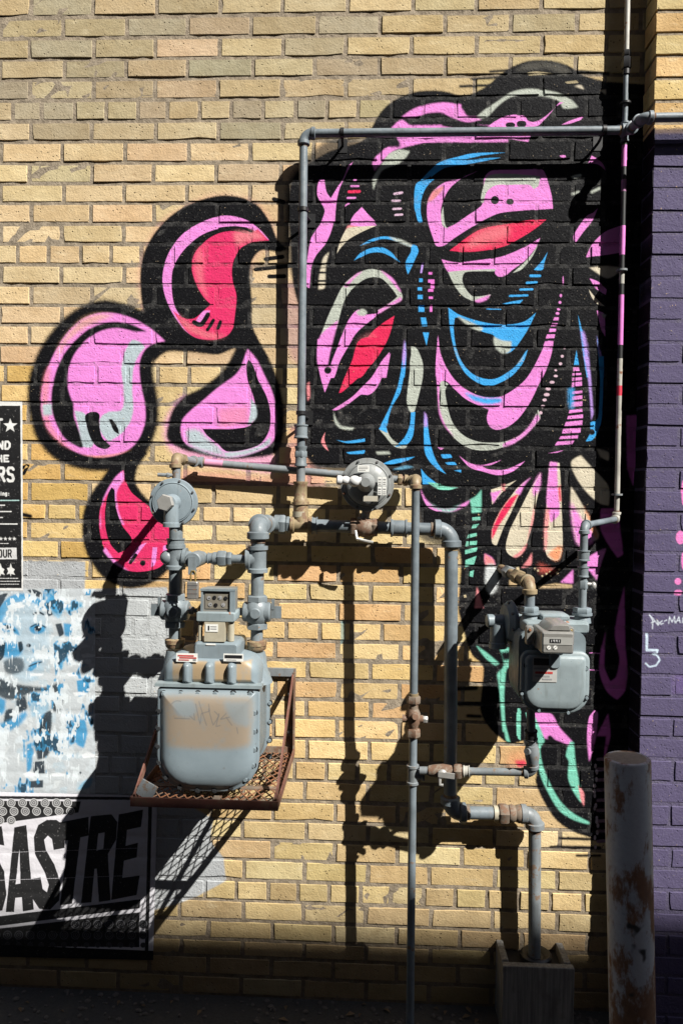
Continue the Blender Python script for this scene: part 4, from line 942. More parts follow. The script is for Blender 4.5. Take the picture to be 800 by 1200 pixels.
# ------------------------------------------------------------------ plumbing helpers
RT_ = random.Random(9)
def elbow(parent, a, c, b, r, m, rad=None, name='elbow'):
    """cast elbow at corner c between points a and b, with beads; returns the two socket points"""
    a, c, b = Vector(a), Vector(c), Vector(b)
    rad = rad or r * 1.9
    pts = arc(a, c, b, rad, 8)
    mb = MB(); mb.tube(pts, r * 1.22, 18)
    for p, q in ((pts[0], (a - c).normalized()), (pts[-1], (b - c).normalized())):
        mb.lathe(p - q * r * .5, p + q * r * .6, [(0, r*1.22), (r*.15, r*1.5), (r*.95, r*1.5), (r*1.1, r*1.2)], 18)
    mb.build(name, m, parent)
    for p, q in ((pts[0], (a - c).normalized()), (pts[-1], (b - c).normalized())):
        if RT_.random() < .7: MB().lathe(p + q * r * .55, p + q * r * (1.0 + RT_.random() * .6), [(0, r*1.0), (0, r*1.045), (r * .5, r*1.03), (r * .5, r*1.0)], 18).build('thread', RUST if RT_.random() < .7 else TAN, parent)
    return pts[0], pts[-1]
def pipe(parent, a, b, r, m, name='pipe'):
    return MB().cyl(a, b, r, 20).build(name, m, parent)
def coupling(parent, a, b, r, m, name='coupling'):
    a, b = Vector(a), Vector(b); L = (b - a).length; e = L * .16
    return MB().lathe(a, b, [(0, r*.95), (0, r*1.12), (e*.6, r*1.12), (e, r), (L-e, r), (L-e*.6, r*1.12), (L, r*1.12), (L, r*.95)], 20).build(name, m, parent)
def union(parent, a, b, r, m, m2=None):
    a, b = Vector(a), Vector(b); d = (b - a); q = lambda t: a + d * t
    mb = MB(); mb.cyl(q(0), q(1), r * .95, 18); mb.cyl(q(0), q(.22), r * 1.15, 18, r*.08)
    mb.hexn(q(.25), q(.72), r * 1.5); mb.hexn(q(.76), q(1.0), r * 1.28)
    return mb.build('union', m, parent)
def tee(parent, a, b, c, r, m):
    """run a-b with branch to c"""
    a, b, c = Vector(a), Vector(b), Vector(c); mid = (a + b) / 2; L = (b - a).length; d = (b - a).normalized(); e = (c - mid).normalized(); Lc = (c - mid).length
    mb = MB(); bead = r * .5
    mb.lathe(a, b, [(0, r*1.0), (0, r*1.42), (bead, r*1.42), (bead*1.3, r*1.2), (L-bead*1.3, r*1.2), (L-bead, r*1.42), (L, r*1.42), (L, r)], 18)
    mb.lathe(mid, c, [(0, r*1.15), (Lc-bead*1.3, r*1.15), (Lc-bead, r*1.4), (Lc, r*1.4), (Lc, r)], 18)
    return mb.build('tee', m, parent)
def hanger(parent, p, axis, r, m, drop=Vector((0, 0, 0))):
    """split ring round a pipe with a rod to a plate on the wall"""
    p = Vector(p); ax = Vector(axis).normalized(); w0 = Vector((p.x, .004, p.z)) + drop
    mb = MB(); mb.lathe(p - ax*.006, p + ax*.006, [(0, r*1.02), (0, r*1.28), (.012, r*1.28), (.012, r*1.02)], 18)
    mb.tube([p + Vector((0, r * 1.1, 0)), (p + w0) / 2 + Vector((0, .004, -.004)), w0], .0045, 8)
    mb.box(w0 + Vector((0, -.004, 0)), (.03, .006, .045))
    return mb.build('hanger', m, parent)
def at(a, b, t): return Vector(a).lerp(Vector(b), t)

# ------------------------------------------------------------------ upper pipe: riser, long top run, jog on to the pilaster
up = thing('upper_gas_pipe', P(352, 605, .066), 'thin grey pipe rising beside the mural then running level above it', 'pipe')
r1 = .0134; d1 = .065
A0, A1 = P(352, 590, .067), P(355.8, 156.5, d1); B1 = P(732, 152.8, d1); B2 = P(752, 138, .152); B3 = P(1010, 134.5, .152)
e0, e1 = elbow(up, A0, A1, B1, r1, PIPE, .03)
b0, b1 = elbow(up, e1, B1 + Vector((.012, 0, 0)), B2, r1, PIPE, .02)
c0, c1_ = elbow(up, b1, B2, B3, r1, PIPE, .026)
pipe(up, A0, e0, r1, PIPE); pipe(up, e1, b0, r1, PIPE); pipe(up, c1_, B3, r1, PIPE)
if (c0 - b1).length > .004: pipe(up, b1, c0, r1, PIPE)
q = lambda y: at(A0, A1, (y - 590) / (156.5 - 590))
coupling(up, q(513), q(497), r1 * 1.55, FIT); coupling(up, q(546), q(522), r1 * 1.35, FIT); MB().hexn(q(536), q(528), r1 * 1.6).build('nut', FIT, up)
coupling(up, q(588), q(564), r1 * 1.6, TAN, 'reducer'); pipe(up, q(566), q(544), r1 * 1.08, PIPE2, 'nipple')
hanger(up, q(245), (0, 0, 1), r1, BLACKP, Vector((.02, 0, -.012))); hanger(up, q(483), (0, 0, 1), r1, BLACKP, Vector((.018, 0, -.01)))
hanger(up, at(e1, b0, .095), (1, 0, 0), r1, BLACKP, Vector((0, 0, -.012))); hanger(up, at(e1, b0, .938), (1, 0, 0), r1, BLACKP, Vector((0, 0, -.012)))
hanger(up, at(c1_, B3, .9), (1, 0, 0), r1, BLACKP)
# ------------------------------------------------------------------ service pipe in the corner by the pilaster
sv = thing('service_pipe', P(722, 608, .042), 'slim paint-splashed pipe dropping down the corner beside the purple pilaster', 'pipe')
S0, S1 = P(736, -60, .041), P(722, 606, .043)
sq = lambda y: at(S0, S1, (y + 60) / 666)
PKP = plain('pink_paint', (.62,.17,.5), .5); REDM = plain('red_paint', (.55,.03,.06), .5); BKM = plain('black_paint', (.012,.012,.013), .5)
r2 = .0085
for y0, y1, m in ((-60,58,WHITEC), (85,150,PIPE), (156,168,BKM), (168,193,PKP), (193,208,BKM), (208,222,plain('dull_pink', (.3,.12,.25), .5)), (222,262,BKM), (262,296,PKP), (296,312,BKM), (312,330,WHITEC), (330,343,BKM), (343,402,PKP), (402,418,BKM), (418,450,WHITEC), (450,462,REDM), (462,606,WHITEC)):
    MB().cyl(sq(y0), sq(y1), r2, 14).build('pipe_length', m, sv)
union(sv, sq(86), sq(58), r2 * 1.25, BLACKP); tee(sv, sq(164), sq(141), sq(152.5) + Vector((-.03, -.022, 0)), r2 * 1.15, PIPE)
for y in (118, 313, 578): MB().lathe(sq(y), sq(y + 3), [(0, r2), (0, r2*2.1), (.006, r2*2.1), (.006, r2)], 16).build('clip', BLACKP if y < 200 else PIPE2, sv)
T1 = P(684, 616, .28); T2 = P(681.5, 722, .28)
s0, s1_ = elbow(sv, sq(580), S1 + Vector((0, 0, -.006)), T1, r2 * 1.1, WHITEC, .018)
t0, t1 = elbow(sv, S1, T1, T2, r2 * 1.25, FIT, .02)
pipe(sv, s1_, t0, r2 * 1.1, PIPE)
tq = lambda y: at(T1, T2, (y - 616) / 106)
pipe(sv, t1, tq(716), r2 * 1.35, FIT); coupling(sv, tq(645), tq(657), r2 * 2.0, FIT); coupling(sv, tq(676), tq(664), r2 * 1.75, FIT); MB().hexn(tq(680), tq(690), r2 * 1.7).build('nut', FIT, sv)
vk = MB(); vk.cyl(tq(684), tq(684) + Vector((.028, 0, -.002)), .006, 10); vk.sphere(tq(686) + Vector((.03, -.002, 0)), .009, (1, 1, 1.3), 10, 8); vk.build('test_cock', ALU, sv)

# ------------------------------------------------------------------ header pipe behind the meters
hd = thing('header_pipe', P(352, 617, .07), 'thick grey header pipe with elbows, union and regulator valve, dropping to the wooden box', 'pipe')
r3 = .0205; dh = .07
RT = P(302, 611, .265)                                     # top of the meter's outlet riser
H0 = Vector((RT.x, -dh, P(316, 614, dh).z)); H0.x = P(314, 614, dh).x
H1 = P(528.5, 621, dh); H2 = P(527.2, 952, .066); H3 = P(626, 954, .062); H4 = P(627.5, 1122, .062)
RT = Vector((RT.x, RT.y, H0.z + .004))
hq = lambda x: at(P(314, 614, dh), H1, (x - 314) / (528.5 - 314))
g0, g1 = elbow(hd, RT, H0, H1, r3, FIT, .03); pipe(hd, RT + Vector((0, .02, 0)), g0, r3, FIT, 'nipple')
union(hd, hq(322), hq(340), r3 * 1.05, FIT)
tee(hd, hq(341), hq(366), q(588), r3, TAN); MB().lathe(q(606), q(598), [(0, r3*.9), (0, r3*1.25), (.018, r3*1.25), (.018, r3*.9)], 18).build('thread_tape', BEIGE, hd)
pipe(hd, g1, hq(330), r3, PIPE2, 'nipple'); pipe(hd, hq(364), hq(414), r3, PIPE); coupling(hd, hq(366), hq(372), r3 * 1.25, PIPE, 'bead')
v0, v1 = hq(411), hq(443)
vb = MB(); vb.hexn(hq(411), hq(418), r3 * 1.5); vb.hexn(hq(436), hq(443), r3 * 1.5); vb.lathe(hq(416), hq(438), [(0, r3*1.2), (.012, r3*1.45), (.03, r3*1.65), (.048, r3*1.45), (.06, r3*1.2)], 18)
vb.cyl(hq(427), hq(427) + Vector((0, 0, .045)), r3 * .75, 16); vb.build('valve_body', RUST, hd)
vl = MB(); vl.tube([hq(417) + Vector((0, -.034, -.01)), hq(419) + Vector((0, -.04, -.036)), hq(432) + Vector((0, -.042, -.044)), hq(438) + Vector((0, -.042, -.046))], .0052, 8); vl.build('valve_lever', ALU, hd)
pipe(hd, hq(440), hq(462), r3, PIPE); coupling(hd, hq(458), hq(477), r3 * 1.28, PIPE); 
h0, h1 = elbow(hd, H0, H1, H2, r3 * 1.06, PIPE, .045); pipe(hd, hq(475), h0, r3, PIPE)
k0, k1 = elbow(hd, H1, H2, H3, r3 * 1.06, PIPE, .04); pipe(hd, h1, k0, r3 * 1.05, PIPE)
m0, m1 = elbow(hd, H2, H3, H4, r3, PIPE2, .036)
hr = lambda x: at(H2, H3, (x - 527) / 99)
pipe(hd, k1, m0, r3, PIPE); MB().lathe(hr(578), hr(583), [(0, r3), (0, r3*1.18), (.014, r3*1.18), (.014, r3)], 18).build('thread_tape', BEIGE, hd)
un = MB(); un.hexn(hr(584), hr(595), r3 * 1.62); un.lathe(hr(596), hr(611), [(0, r3*1.3), (.01, r3*1.42), (.02, r3*1.2), (.03, r3*1.42), (.042, r3*1.35)], 18); un.build('union', RUST, hd)
pipe(hd, m1, H4 + Vector((0, 0, -.25)), r3 * .98, PIPE2)

# ------------------------------------------------------------------ small feed pipe from the left regulator to the thin drop pipe
fd = thing('feed_pipe', P(300, 548, .042), 'thin weathered pipe sloping behind the black-striped petal toward the round regulator', 'pipe')
r4 = .0125; df = .042
LRX = P(206, 540, .265)
F0 = P(229, 541, df); F1 = P(482.5, 563.5, df)
F0b = Vector((F0.x, LRX.y, F0.z)); LRT = Vector((LRX.x, LRX.y, LRX.z))
fq = lambda x: at(F0, F1, (x - 229) / 253.5)
a0, a1 = elbow(fd, F0b, F0, F1, r4, PIPE2, .02)
F0b.x = LRX.x
z0_, z1_ = elbow(fd, Vector((LRX.x, LRX.y, LRX.z - .1)), F0b, F0, r4, TAN, .022)
pipe(fd, z1_, a0, r4, PIPE2, 'nipple'); union(fd, at(z1_, a0, .12), at(z1_, a0, .34), r4 * 1.05, TAN)
pipe(fd, a1, fq(455), r4, PIPE2); MB().cyl(fq(232), fq(262), r4 * 1.03, 18).build('painted_length', plain('pink_overspray', (.55,.24,.36), .5), fd)
Bt = P(487, 561.5, .19); F1b = Vector((F1.x, 0, F1.z))
y0_, y1_ = elbow(fd, fq(430), Vector((Bt.x - .004, -df, F1.z)), Bt + Vector((0, -.05, 0)), r4, TAN, .02)
pipe(fd, fq(455), y0_, r4, PIPE2); MB().hexn(fq(466), fq(471), r4 * 1.5).build('nut', TAN, fd)

# ------------------------------------------------------------------ thin drop pipe with gas cock and branch
dp = thing('drop_pipe', P(480, 1170, .17), 'long thin vertical pipe standing off the bricks with a rusty gas cock', 'pipe')
D0 = Vector((Bt.x, Bt.y, F1.z)); D1 = P(480.2, 1205, .165); D1.z = max(D1.z, 0.0)
w0_, w1_ = elbow(dp, Vector((Bt.x, y1_.y + .03, F1.z)), D0, D1, r4, TAN, .02)
pipe(dp, y1_ + Vector((0, .004, 0)), w0_, r4, PIPE2, 'nipple')
dq = lambda y: at(P(487, 561.5, .19), P(480.4, 1190, .166), (y - 561.5) / 628.5)
pipe(dp, w1_, dq(814), r4, PIPE); pipe(dp, dq(855), dq(1300) if dq(1300).z > 0 else Vector((dq(1190).x, dq(1190).y, .0)), r4, PIPE)
gc = MB(); gc.hexn(dq(811), dq(820), r4 * 1.75); gc.cyl(dq(818), dq(858), r4 * 1.15, 16); gc.lathe(dq(826), dq(850), [(0, r4*1.2), (.015, r4*1.75), (.04, r4*1.75), (.058, r4*1.2)], 16); gc.hexn(dq(849), dq(859), r4 * 1.8)
gc.cyl(dq(838) + Vector((-.034, .0, 0)), dq(838) + Vector((.03, 0, 0)), .012, 12); gc.cyl(dq(834) + Vector((0, 0, 0)), dq(834) + Vector((.004, -.03, .004)), .011, 12, .002); gc.build('gas_cock', RUST, dp)
MB().hexn(dq(838) + Vector((.028, 0, 0)), dq(838) + Vector((.044, 0, -.001)), .011).build('cock_spindle', ALU, dp)
MB().cyl(dq(808), dq(813), r4 * 1.25, 16).build('bead', TAN, dp)
br0 = dq(903); tee(dp, dq(914), dq(892), br0 + Vector((.036, 0, 0)), r4 * 1.1, PIPE2)
BR1 = P(624, 905, .25); BR2 = P(621, 838, .285); br0 = Vector((br0.x, br0.y, BR1.z + .004))
bq = lambda x: at(P(484, 903, .19), BR1, (x - 484) / 140)
n0_, n1_ = elbow(dp, bq(560), BR1, BR2, r4, PIPE2, .02); pipe(dp, bq(492), bq(506), r4, PIPE2, 'nipple')
bv = MB(); bv.cyl(bq(502), bq(545), r4 * 1.15, 16); bv.lathe(bq(503), bq(533), [(0, r4*1.3), (.02, r4*1.55), (.045, r4*1.7), (.07, r4*1.35)], 14); bv.build('branch_valve', RUST, dp)
bl = MB(); bl.sphere(bq(518) + Vector((0, -.026, 0)), .015, (1, .6, 1), 12, 8); bl.bar(bq(513) + Vector((0, -.032, .002)), bq(532) + Vector((0, -.034, -.003)), .006, .016); bl.tube([bq(515) + Vector((0, -.03, -.012)), bq(515) + Vector((0, -.032, -.03)), bq(519) + Vector((0, -.032, -.032))], .005, 8); bl.build('valve_lever', ALU, dp)
MB().hexn(bq(533), bq(542), r4 * 1.9).build('nut', RUST, dp); coupling(dp, bq(544), bq(551), r4 * 1.3, WHITEC, 'bead'); pipe(dp, bq(550), n0_, r4 * .95, PIPE2)
pipe(dp, n1_, BR2 + Vector((0, 0, .02)), r4, PIPE2)
eq = lambda y: at(BR1, BR2, (905 - y) / 67)
sw = MB(); sw.lathe(eq(896), eq(866), [(0, r4*1.35), (.012, r4*1.5), (.03, r4*1.75), (.05, r4*1.7), (.066, r4*1.35)], 16); sw.cyl(eq(880), eq(880) + Vector((-.02, -.02, .005)), r4 * .8, 12); sw.build('swivel_joint', PIPE2, dp)
coupling(dp, eq(866), eq(856), r4 * 1.35, BLACKP)

# ------------------------------------------------------------------ regulators
def disc_reg(th, c, r, m, nb, ph, dome=.03, ring=.8):
    c = Vector(c); f = Vector((0, -1, 0))
    mb = MB(); mb.lathe(c + Vector((0, .014, 0)), c + f, [(0, r*.7), (.0, r*.96), (.003, r), (.013, r), (.015, r*.985), (.017, r*ring*1.06), (.021, r*ring*1.03), (.021, r*ring), (.0185, r*ring*.985), (.019 + dome*.5, r*ring*.95), (.019 + dome*.85, r*ring*.78), (.019 + dome, r*ring*.45), (.019 + dome, r*.05)], 44)
    b = mb.build('diaphragm_case', m, th)
    bk = MB(); bk.lathe(c + Vector((0, .012, 0)), c + Vector((0, .07, 0)), [(0, r*.95), (.01, r*.8), (.03, r*.55), (.05, r*.3)], 32); bk.build('back_case', m, th)
    for k in range(nb):
        a = ph + 2 * math.pi * k / nb
        p = c + Vector((math.cos(a) * r * .915, -.003, math.sin(a) * r * .915))
        hb = MB(); hb.cyl(p, p + f * .0012, r * .05, 12); hb.hexn(p + f * .0012, p + f * .0055, r * .04); hb.build('bolt', BOLT, th)
    return b
# middle regulator on the header valve
mr = thing('pressure_regulator', P(428, 604, .1), 'dark grey round regulator with white knobs and stickers, mounted above the rusty valve', 'regulator')
mc = P(430, 568, .105); mR = 31.5 * mpp(.115)
disc_reg(mr, mc, mR, REGDK, 8, R(22), .026, .80)
nk = MB(); nb_ = hq(427); nk.lathe(Vector((mc.x, mc.y + .02, mc.z - mR * .9)), Vector((nb_.x, nb_.y - .0, nb_.z + .02)), [(0, .02), (.012, .014), (.03, .014), (.04, .026), (.052, .026)], 16); nk.build('neck', PIPE2, mr)
fy = mc.y - .045
bs = MB(); c0_ = Vector((mc.x - .004, fy + .01, mc.z + .006)); bs.lathe(c0_, c0_ + Vector((0, -1, 0)), [(0, .03), (.016, .028), (.024, .022), (.064, .02), (.074, .014)], 20); bs.build('boss', REGDK, mr)
hz = c0_ + Vector((-.0, -.060, .002))
wk = MB(); wk.cyl(hz, hz + Vector((-.03, 0, .001)), .013, 14, .002); wk.sphere(hz + Vector((-.034, -.002, .001)), .0175, (1.1, 1, 1), 14, 10); wk.sphere(hz + Vector((-.062, -.001, .003)), .013, (1.3, 1, 1.05), 12, 8); wk.lathe(hz + Vector((-.07, 0, .003)), hz + Vector((-.1, 0, .004)), [(0, .011), (.006, .015), (.016, .015), (.02, .009)], 12); wk.build('vent_knob', WHITEP, mr)
def sticker(th, c, w_, h_, bars=(), m=STICK, name='sticker'):
    mb = MB(); mb.box(c, (w_, .0012, h_)); o = mb.build(name, m, th, smooth=False)
    for (x, z, a, b_, mm) in bars: MB().box(Vector(c) + Vector((x * w_, -.0009, z * h_)), (a * w_, .0008, b_ * h_)).build('print', mm, o, smooth=False)
    return o
GREYP = plain('grey_print', (.25, .25, .25), .5)
sticker(mr, Vector((mc.x - .012, fy - .0005, mc.z + .05)), .036, .02, [(0, .25, .8, .08, GREYP), (0, 0, .8, .08, GREYP), (-.1, -.25, .6, .08, GREYP)])
for i_ in range(2):
    for j_ in range(2): sticker(mr, Vector((mc.x + .04 + i_ * .0145, fy + .002, mc.z + .011 - j_ * .03)), .012, .027, [(0, .2, .7, .14, GREYP), (0, -.1, .7, .1, GREYP), (0, -.32, .7, .1, GREYP)])
sticker(mr, Vector((mc.x + .012, fy + .003, mc.z - .044)), .045, .017, m=plain('tan_sticker', (.40, .37, .30), .5))

# left regulator above the big meter
lr = thing('service_regulator', P(203, 618, .27), 'light grey round regulator with hex cap and downturned vent over the red petal', 'regulator')
lc = P(203, 589, .29); lR = 29 * mpp(.30)
disc_reg(lr, lc, lR, REGUL, 8, R(28), .004, .80)
hb = Vector((lc.x + .002, lc.y - .014, lc.z))
vt = MB(); vt.lathe(hb, hb + Vector((-.002, -1, 0)), [(0, .026), (.02, .0255), (.034, .0245), (.04, .02)], 22); vt.build('vent_boss', REGUL, lr)
hx = MB(); hx.hexn(hb + Vector((-.006, -.04, 0)), hb + Vector((-.008, -.058, 0)), .0255); hx.build('hex_cap', ALU, lr)
vd = MB(); v0_ = hb + Vector((.004, -.026, -.005)); vd.lathe(v0_, v0_ + Vector((0, 0, -.08)), [(0, .0215), (.052, .0215), (.054, .0245), (.066, .0245), (.066, .019)], 20); vd.build('vent_spout', REGUL, lr)
sc_ = MB(); s0_ = P(205, 557, .268); sc_.cyl(s0_, s0_ + Vector((-.02, -.004, 0)), .0055, 10); sc_.hexn(s0_ + Vector((-.014, -.003, 0)), s0_ + Vector((-.024, -.004, 0)), .008); sc_.cyl(s0_ + Vector((-.018, -.003, 0)), s0_ + Vector((-.050, -.006, .001)), .0058, 10); sc_.build('bleed_cock', PIPE2, lr)

# ------------------------------------------------------------------ risers and bypass over the big meter
rs = thing('meter_riser', P(255, 655, .265), 'grey twin riser pipes joined by a bypass valve above the large meter', 'pipe')
r5 = .0205; dr = .265
LX = P(206, 655, dr).x; RX = P(302, 655, dr).x
def zz(y): return P(255, y, dr).z
def L_(y): return Vector((LX, -dr, zz(y)))
def R_(y): return Vector((RX, -dr, zz(y)))
pipe(rs, Vector((LX, -dr, z0_.z + .004)), L_(566), r4, PIPE2, 'nipple')
pipe(rs, L_(600), L_(645), r5, FIT); coupling(rs, L_(632), L_(640), r5 * 1.25, FIT, 'bead')
tee(rs, L_(639), L_(668), L_(654) + Vector((.034, 0, 0)), r5 * 1.02, FIT)
MB().sphere(L_(654) + Vector((-.024, -.006, 0)), .022, (1, 1, 1), 14, 10).build('tee_plug', FIT, rs)
pipe(rs, L_(664), L_(700), r5 * .98, FIT); pipe(rs, R_(664), R_(702), r5 * .95, FIT)
tee(rs, R_(639), R_(670), R_(655) + Vector((-.036, -.004, 0)), r5 * 1.05, FIT)
pipe(rs, R_(642), R_(628), r5, FIT, 'nipple')
elbow(rs, R_(640), Vector((RX, -dr, RT.z)), RT + Vector((0, .2, 0)), r5 * 1.08, FIT, .03)
bp = lambda x: at(L_(654), R_(655), (x - 206) / 96)
pipe(rs, bp(214), bp(292), .0135, FIT); MB().hexn(bp(217), bp(225), .021).build('nut', FIT, rs)
by = MB(); by.lathe(bp(225), bp(243), [(0, .015), (.008, .02), (.022, .023), (.036, .02), (.044, .015)], 16); by.cyl(bp(234) + Vector((0, -.01, 0)), bp(234) + Vector((0, -.088, 0)), .024, 18, .003); by.build('bypass_valve', FIT, rs)
wg = MB(); wg.bar(bp(234) + Vector((0, -.092, .012)), bp(234) + Vector((.001, -.093, -.04)), .022, .009, up=(0, 1, 0)); wg.build('locking_wing', FIT, rs)
union(rs, bp(250), bp(272), .017, FIT); coupling(rs, bp(244), bp(250), .016, FIT, 'bead')
# padlock
pk0 = bp(235) + Vector((.002, -.098, -.035)); pk = thing('padlock', pk0 + Vector((0, 0, -.07)), 'small steel padlock hanging from the bypass valve above the meter dial', 'padlock')
sh_ = MB(); sh_.tube([pk0 + Vector((-.007, 0, -.03)), pk0 + Vector((-.007, 0, -.002)), pk0 + Vector((-.004, 0, .006)), pk0 + Vector((.004, 0, .006)), pk0 + Vector((.007, 0, -.002)), pk0 + Vector((.007, 0, -.03))], .0026, 8); sh_.build('shackle', BRASS, pk)
pbd = MB(); pbd.loftr(pk0.x - .0155, pk0.z - .074, pk0.x + .0155, pk0.z - .024, .004, .004, [(-pk0.y - .010, .002), (-pk0.y - .008, 0), (-pk0.y + .008, 0), (-pk0.y + .010, .002)], 3); pbd.build('lock_body', STEEL, pk)
for k_ in range(3): MB().box(pk0 + Vector((0, -.0102, -.034 - k_ * .012)), (.030, .0012, .0018)).build('lamination', BOLT, pk, smooth=False)
# shut-off cocks
def cock(p, side, m):
    mb = MB(); mb.lathe(p + Vector((0, 0, .05)), p + Vector((0, 0, -.05)), [(0, .028), (.003, .0325), (.018, .0325), (.02, .028)], 6); mb.lathe(p + Vector((0, 0, -.032)), p + Vector((0, 0, -.052)), [(0, .029), (.003, .0335), (.018, .0335), (.02, .029)], 6)
    mb.lathe(p + Vector((0, 0, .038)), p + Vector((0, 0, -.038)), [(0, .024), (.008, .030), (.02, .0365), (.038, .038), (.056, .0365), (.068, .030), (.076, .024)], 20)
    mb.cyl(p + Vector((-.042, 0, 0)), p + Vector((.042, 0, 0)), .030, 22, .004); mb.cyl(p + Vector((0, .03, 0)), p + Vector((0, -.042, 0)), .017, 18, .003)
    o = mb.build('shut_off_cock', m, rs)
    wn = MB(); wn.hexn(p + Vector((-.044 * side, 0, 0)), p + Vector((-.058 * side, 0, 0)), .013); wn.cyl(p + Vector((-.056 * side, 0, 0)), p + Vector((-.068 * side, 0, 0)), .007, 10); wn.build('spindle', BOLT, o)
    fl = MB(); fl.box(p + Vector((.058 * side, .0, .0)), (.030, .008, .036)); fl.box(p + Vector((.048 * side, 0, .024)), (.008, .012, .03)); fl.build('tee_head', m, o)
cock(L_(716), -1, FIT); cock(R_(716), 1, FIT)
pipe(rs, L_(734), L_(752), r5 * .9, FIT, 'nipple'); pipe(rs, R_(734), R_(752), r5 * .9, FIT, 'nipple')
for f_ in (L_, R_):
    un = MB(); un.lathe(f_(749), f_(763), [(0, .022), (.004, .029), (.024, .029), (.03, .024)], 8); un.lathe(f_(750), f_(756), [(0, .03), (.012, .03)], 20); un.build('meter_union', TAN, rs)

# ------------------------------------------------------------------ big meter
bm_ = thing('large_gas_meter', P(245, 930, .27), 'large grey gas meter with tan buffed patch and bolted cover on the rusty shelf', 'gas meter')
df_, db_ = .395, .155
def X(x, d): return P(x, 850, d).x
def Zp(y, d): return P(245, y, d).z
x0, x1 = X(184, df_), X(304, df_); zb, zm, zt_ = Zp(928, df_), Zp(807, df_), Zp(764, .32)
body = MB(); body.loftr(x0 + .008, zb + .01, x1 - .008, zm, .012, .095, [(db_, .02), (db_ + .01, .006), (db_ + .03, 0), (df_ - .03, 0), (df_ - .022, .0)], 4); body.build('body', METER, bm_)
bf = MB(); bf.loftr(x0, zb, x1, zm + .004, .016, .100, [(db_ + .012, .004), (db_ + .014, 0), (db_ + .03, 0), (db_ + .033, .004)], 5); bf.build('back_flange', METER, bm_)
PATCH = Canvas(x0 - .02, zb - .02, x1 + .02, zt_ + .06, 1500, df_ + .02)
u3 = (140, 660, 3.636); TN = (.25, .175, .10)
PATCH.fill(u3, TN, [(180,570),(300,565),(420,570),(560,575),(565,640),(560,700),(555,780),(470,790),(330,790),(200,780),(195,680)], 22, False, .72)
PATCH.fill(u3, (.175,.215,.235), [(225,590),(310,585),(330,630),(300,660),(240,640)], 16, True, .8); PATCH.fill(u3, (.175,.215,.235), [(440,590),(555,590),(555,690),(500,690),(460,640)], 18, True, .7)
for x_ in (214, 300, 396, 490): PATCH.fill(u3, (.30,.215,.12), [(x_,430),(x_+62,430),(x_+62,521),(x_,521)], 7, False, .95)
for s_ in ([(222,600),(240,588),(262,590)], [(300,650),(322,668),(318,640)], [(325,600),(345,688),(350,640)], [(338,590),(362,660),(372,690)], [(350,640),(385,630),(380,600)], [(380,620),(400,690),(425,650),(405,630)], [(425,640),(412,695),(430,690)], [(455,640),(430,665),(470,655)], [(455,655),(480,690)], [(500,700),(505,725)], [(235,660),(300,662)]): PATCH.stroke(u3, (.10,.105,.11), s_, 3.2, 1, .75)
PIMG = PATCH.image('meter_buffing')
cm_, t, b = mat('meter_cover_paint'); pc, pa, p = PATCH.nodes(t, PIMG); n1 = noise(t, p, 24, 5); n2 = noise(t, p, 90, 4)
c = mix(t, n1, (.15, .19, .212), (.20, .245, .268)); c = mix(t, mth(t, 'MULTIPLY', pa, ramp(t, n1, .25, .5, .55, 1)), c, pc); c = mix(t, ramp(t, n2, .68, .74, 0, .5), c, (.12, .12, .12))
lk(t, c, b.inputs['Base Color']); b.inputs['Roughness'].default_value = .45; bump(t, b, n2, .2, .001)
cv = MB(); cv.loftr(x0, zb, x1, zm + .004, .016, .100, [(df_ - .022, .003), (df_ - .02, 0), (df_ - .004, 0), (df_ - .001, .002), (df_, .005), (df_ + .001, .012), (df_ + .005, .015), (df_ + .011, .021), (df_ + .016, .031), (df_ + .0195, .045), (df_ + .0215, .065), (df_ + .0222, .085)], 5); cvo = cv.build('front_cover', cm_, bm_, angle=60)
tp = MB(); tp.loftr(x0 + .006, zm + .002, x1 - .006, zt_, .05, .004, [(db_ + .02, .02), (db_ + .03, .004), (db_ + .06, 0), (df_ - .05, 0), (df_ - .022, .008), (df_ - .012, .022)], 7); tp.build('top_case', cm_, bm_, angle=50)
MB().box(((x0 + x1) / 2, -(df_ - .012), zm + .008), (x1 - x0 + .012, .034, .009)).build('seam_flange', METER2, bm_, smooth=False)
for x_ in (246, 341, 436):
    xx = P(140 + (x_ + 38) / 3.636, 790, df_).x
    ri = MB(); ri.loftr(xx - .0125, zm + .012, xx + .0125, zt_ - .016, .0115, .003, [(df_ - .03, -.002), (df_ - .01, 0), (df_ - .001, .003), (df_ + .004, .0065), (df_ + .0055, .010)], 4); ri.build('rib', METER, bm_)
SEAT = plain('bolt_seat', (.02, .022, .024), .6)
def mbolt(p, s=1.0, th=None, hm=None):
    hb = MB(); f = Vector((0, -1, 0)); hb.cur = 1; hb.cyl(p + f * -.004, p + f * .0025, .0098 * s, 16); hb.cur = 0; hb.hexn(p + f * .0025, p + f * .008, .0066 * s); hb.build('bolt', [hm or METER, SEAT], th or bm_)
for x_ in (190, 262, 335, 410, 485, 558): q_ = P(140 + x_/3.636, 812.5, df_); mbolt(q_)
for y_ in (636, 715, 792, 860, 920): mbolt(P(140 + (576 if y_ < 850 else 570 if y_ < 900 else 538)/3.636, 660 + y_/3.636, df_ - .002))
for x_, y_ in ((172,632), (168,706), (166,782), (172,852), (200,915), (258,955), (333,968), (405,968), (478,958)): mbolt(P(140 + x_/3.636, 660 + y_/3.636 - 1, df_ - .004), 1.0, None, SEAT)
for y_ in (600, 680, 760, 830): mbolt(Vector((x1 + .001, -(db_ + .028), P(300, 660 + y_/3.636, .2).z)), .9)
